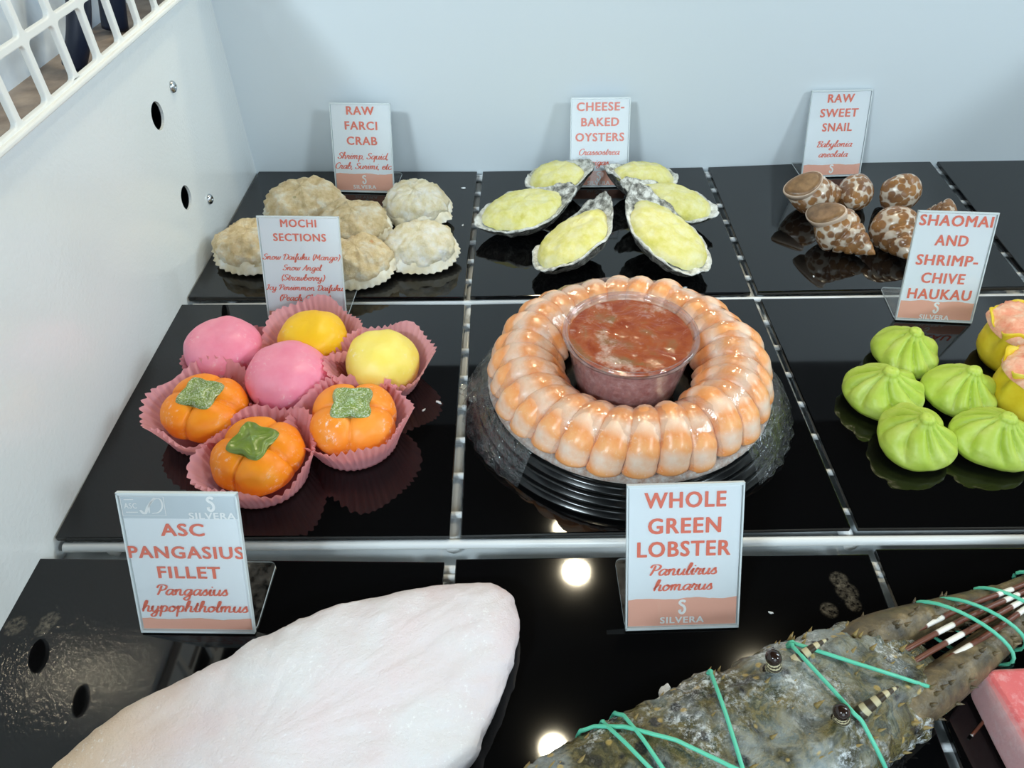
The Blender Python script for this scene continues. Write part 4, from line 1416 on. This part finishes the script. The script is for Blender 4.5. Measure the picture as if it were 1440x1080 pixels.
for i in range(N):
    for k in range(K):
        fs.append((i*K+k, i*K+(k+1) % K, (i+1)*K+(k+1) % K, (i+1)*K+k))
fs.append(tuple(range(K))[::-1]); fs.append(tuple(range(N*K, (N+1)*K)))
from mathutils.bvhtree import BVHTree
rng = random.Random(4)
parts = []
for _ in range(190):
    t, ph = rng.uniform(.2, .99), rng.uniform(.1, math.pi-.1)
    if t < .55 and rng.random() < .55: continue
    b = body(t, ph, -.0006)
    out = np.append(PR*math.cos(ph), math.sin(ph))
    d = np.append(AX*.9, .1)+out*.75
    d /= np.linalg.norm(d)
    ln = rng.uniform(.0016, .0046)
    v, f, u = tube_data([b, b+d*ln*.5, b+d*ln+np.append(AX, 0)*ln*.15], [ln*.30, ln*.18, ln*.02], 7)
    parts.append((v, f, u))
mesh('carapace', [v-LO for v in vs], fs, M['lobster'], lob)
V, Fc, _ = merge(parts)
mesh('spines', [v-LO for v in V], Fc, M['spine'], lob)
# abdomen: overlapping ring segments, mostly past the picture's lower edge
vs, fs = [], []
N2 = 40
for i in range(N2+1):
    t = -.08+.23*i/N2
    for k in range(K):
        ph = 2*math.pi*k/K
        p = body(max(t, 0), ph, -.0012)
        p[:2] += (P1-P0)*(t-max(t, 0))
        sg = ((t+.08)/.075) % 1
        out = np.append(PR*math.cos(ph), math.sin(ph))
        q = p+out*(-.0022*(1-sg)+.0014*nz(p[0], p[1], p[2], 80, 4))
        q[2] = max(.0004, q[2])
        vs.append(q-LO)
for i in range(N2):
    for k in range(K):
        fs.append((i*K+k, i*K+(k+1) % K, (i+1)*K+(k+1) % K, (i+1)*K+k))
fs.append(tuple(range(K))[::-1])
mesh('abdomen', vs, fs, M['lobster'], lob)
def lp(a, p, z):
    """a point along the lobster: a metres past the head, p metres to its left"""
    q = P1+AX*a+PR*p
    return np.array((q[0], q[1], z))-LO
# thick spiny antenna bases and the long antennae tied together
for s in (1, -1):
    pts = catmull([lp(-.045, .016*s, .030), lp(-.02, .0165*s, .029), lp(.01, .0135*s, .025), lp(.04, .0095*s, .0215), lp(.062, .0075*s, .019)], 5)
    rr = list(np.interp(np.linspace(0, 1, len(pts)), [0, .2, .6, 1], [.0105, .0108, .0088, .0068]))
    prt = [tube_data(pts, rr, 14)]
    for q in range(26):
        i = rng.randrange(2, len(pts)-2)
        an = rng.uniform(-.2, 3.3)
        o = np.append(PR*math.cos(an), math.sin(an))
        b = pts[i]+o*rr[i]*.95
        prt.append(tube_data([b, b+o*.0025+np.append(AX, 0)*.003], [.0012, .0001], 6))
    V, Fc, U = merge(prt)
    an_ = mesh('antenna_base', V, Fc, M['antenna'], lob)
    pts = catmull([lp(.055, .0075*s, .019), lp(.085, .0060*s, .0175), lp(.115, .0055*s, .0165), lp(.16, .005*s, .015), lp(.22, .006*s, .012)], 6)
    rr = list(np.linspace(.0066, .0030, len(pts)))
    tube('antenna', pts, rr, M['antenna'], lob, 12)
# thin banded legs folded forward between the antennae
for k in range(4):
    s = (k-1.5)/1.5
    z0 = .044-.004*abs(s)
    pts = catmull([lp(-.03, .010*s, z0-.012), lp(-.01, .009*s, z0-.008), lp(.03, .008*s, .0335-.002*abs(s)), lp(.07, .005*s, .0280), lp(.11, .0042*s, .0250), lp(.15, .004*s, .022)], 6)
    rr = list(np.interp(np.linspace(0, 1, len(pts)), [0, .4, .8, 1], [.0012, .0015, .0013, .0010]))
    tube('leg', pts, rr, M['leg'], lob, 8)
tube('antennule', catmull([lp(.11, -.006, .020), lp(.09, -.017, .016), lp(.06, -.026, .010), lp(.025, -.031, .004), lp(.0, -.036, .0022)], 6), .0008, M['leg'], lob, 6)
sv = [tuple(body(.02+.98*i/60, 2*math.pi*k/48)) for i in range(61) for k in range(48)]
bv = BVHTree.FromPolygons(sv, [(i*48+k, i*48+(k+1) % 48, (i+1)*48+(k+1) % 48, (i+1)*48+k) for i in range(60) for k in range(48)])
def on_body(u, v, off=.0028):
    d = _F+_R*(u-720)/CF-_U*(v-540)/CF
    d /= np.linalg.norm(d)
    hit = bv.ray_cast(Vector(CPOS), Vector(d))
    if hit[0] is None:
        return None
    return np.array(hit[0])+np.array(hit[1])*off*(1 if hit[1].dot(Vector(d)) < 0 else -1)
# eyes on banded stalks
for u, v, hgt in ((1080, 940, .014), (1178, 1014, .011)):
    p = on_body(u, v, -.002)
    if p is None:
        p = np.append(P1, .03)
    p = p-LO
    e = mesh('eye_stalk', *tube_data([p, p+np.array((.001, -.0005, hgt*.5)), p+np.array((-.001, -.0008, hgt))], [.0042, .0036, .0032], 14)[:2], M['stalk'], lob, True, tube_data([p, p+np.array((.001, -.0005, hgt*.5)), p+np.array((-.001, -.0008, hgt))], [.0042, .0036, .0032], 14)[2])
    hb = np.array((.010, .003, -.003))
    tube('horn', catmull([p+hb, p+hb+np.append(AX*.006, .006), p+hb+np.append(AX*.014, .010), p+hb+np.append(AX*.021, .0105)], 6), list(np.linspace(.0036, .0005, 19)), M['stalk'], lob, 12)
    eb = lathe('eye', [(.0001, -.0036), (.0020, -.0030), (.0034, -.0012), (.0037, .0003), (.0030, .0021), (.0017, .0033), (.0001, .0037)], M['eye'], e, 18)
    eb.location = tuple(p+np.array((-.0012, -.0010, hgt+.0012)))
# green rubber bands lying on the shell, their ends running under it
def band_on(pts, name='rubber_band', r=.00095):
    Q = []
    for (u0, v0), (u1, v1) in zip(pts, pts[1:]):
        for k in range(18):
            q = on_body(u0+(u1-u0)*k/18, v0+(v1-v0)*k/18)
            if q is not None:
                Q.append(q-LO)
    if len(Q) < 4:
        return
    # drop points a spine would kink
    S = [Q[0]]+[(Q[i-1]+Q[i]+Q[i+1])/3 for i in range(1, len(Q)-1)]+[Q[-1]]
    a, b = S[0], S[-1]
    def down(p):
        w = p+LO
        k = float(np.dot(w[:2]-P0, PR))
        o = np.append(PR*math.copysign(.002, k), 0)
        return [np.array((p[0], p[1], p[2]*.55))+o*1.2, np.array((p[0], p[1], .004))+o*.2]
    S = down(a)[::-1]+S+down(b)
    tube(name, catmull(S, 2), r, M['rubber'], lob, 8)
band_on([(1112, 911), (1210, 941), (1335, 979)])
band_on([(1113, 914), (1160, 965), (1205, 1015), (1245, 1090)])
band_on([(1001, 952), (1020, 1010), (1056, 1130)])
band_on([(812, 1040), (840, 1030), (880, 1029), (950, 1045), (1030, 1082), (1090, 1115)])
band_on([(842, 1016), (880, 1050), (960, 1130)])
band_on([(856, 1010), (880, 1014), (905, 1045), (970, 1140)])
def loop_at(a, skew, w, h, z0, tilt=0):
    pts = []
    for k in range(28):
        an = 2*math.pi*k/28
        p = lp(a+skew*math.cos(an), w*math.cos(an), max(.0035, z0+h*math.sin(an)))
        pts.append(p)
    tube('rubber_band', pts, .00095, M['rubber'], lob, 8, (0, 0, 1), 1.0, True)
loop_at(.022, -.010, .0222, .0145, .025)
loop_at(.036, -.010, .0190, .0130, .023)
loop_at(.060, -.008, .0160, .0110, .020)
loop_at(.088, -.005, .0135, .0095, .0185)

# ------------------------------------------------------------------ loose ice chips on the boards
ice_spots = [(652, 265, .0032, 'beside the whitish crab shell, the larger one'), (651, 317, .0024, 'beside the front right crab shell'), (617, 566, .0030, 'right of the mochi, the larger one'), (596, 577, .0020, 'right of the mochi, next to the larger chip'), (987, 365, .0020, 'right of the largest oyster'), (963, 405, .0026, 'at the front edge below the largest oyster'), (1144, 389, .0018, 'in front of the spotted snails'), (1084, 862, .0018, 'right of the lobster sign'), (935, 973, .006, 'against the back edge of the lobster shell')]
for i, (u, v, r, lab) in enumerate(ice_spots):
    p = at(u, v)
    def ic(rr, z, th, k, i=i, r=r):
        e = 1+.5*nz(math.cos(th)+i*3, math.sin(th), z*100, 1.2, 3)
        return (rr*e*math.cos(th)*1.5, rr*e*math.sin(th)*.8, z)
    o = lathe('ice_chip', [(r*.3, .0001), (r*.55, .0002), (r*.5, r*.25), (r*.2, r*.4), (.0001, r*.42)], M['ice'], None, 18, ic)
    o.location = (p[0], p[1], 0)
    o.rotation_euler = (0, 0, i*1.3)
    tag(o, 'white ice chip on the black board '+lab, 'ice', 'ice chips on the boards')
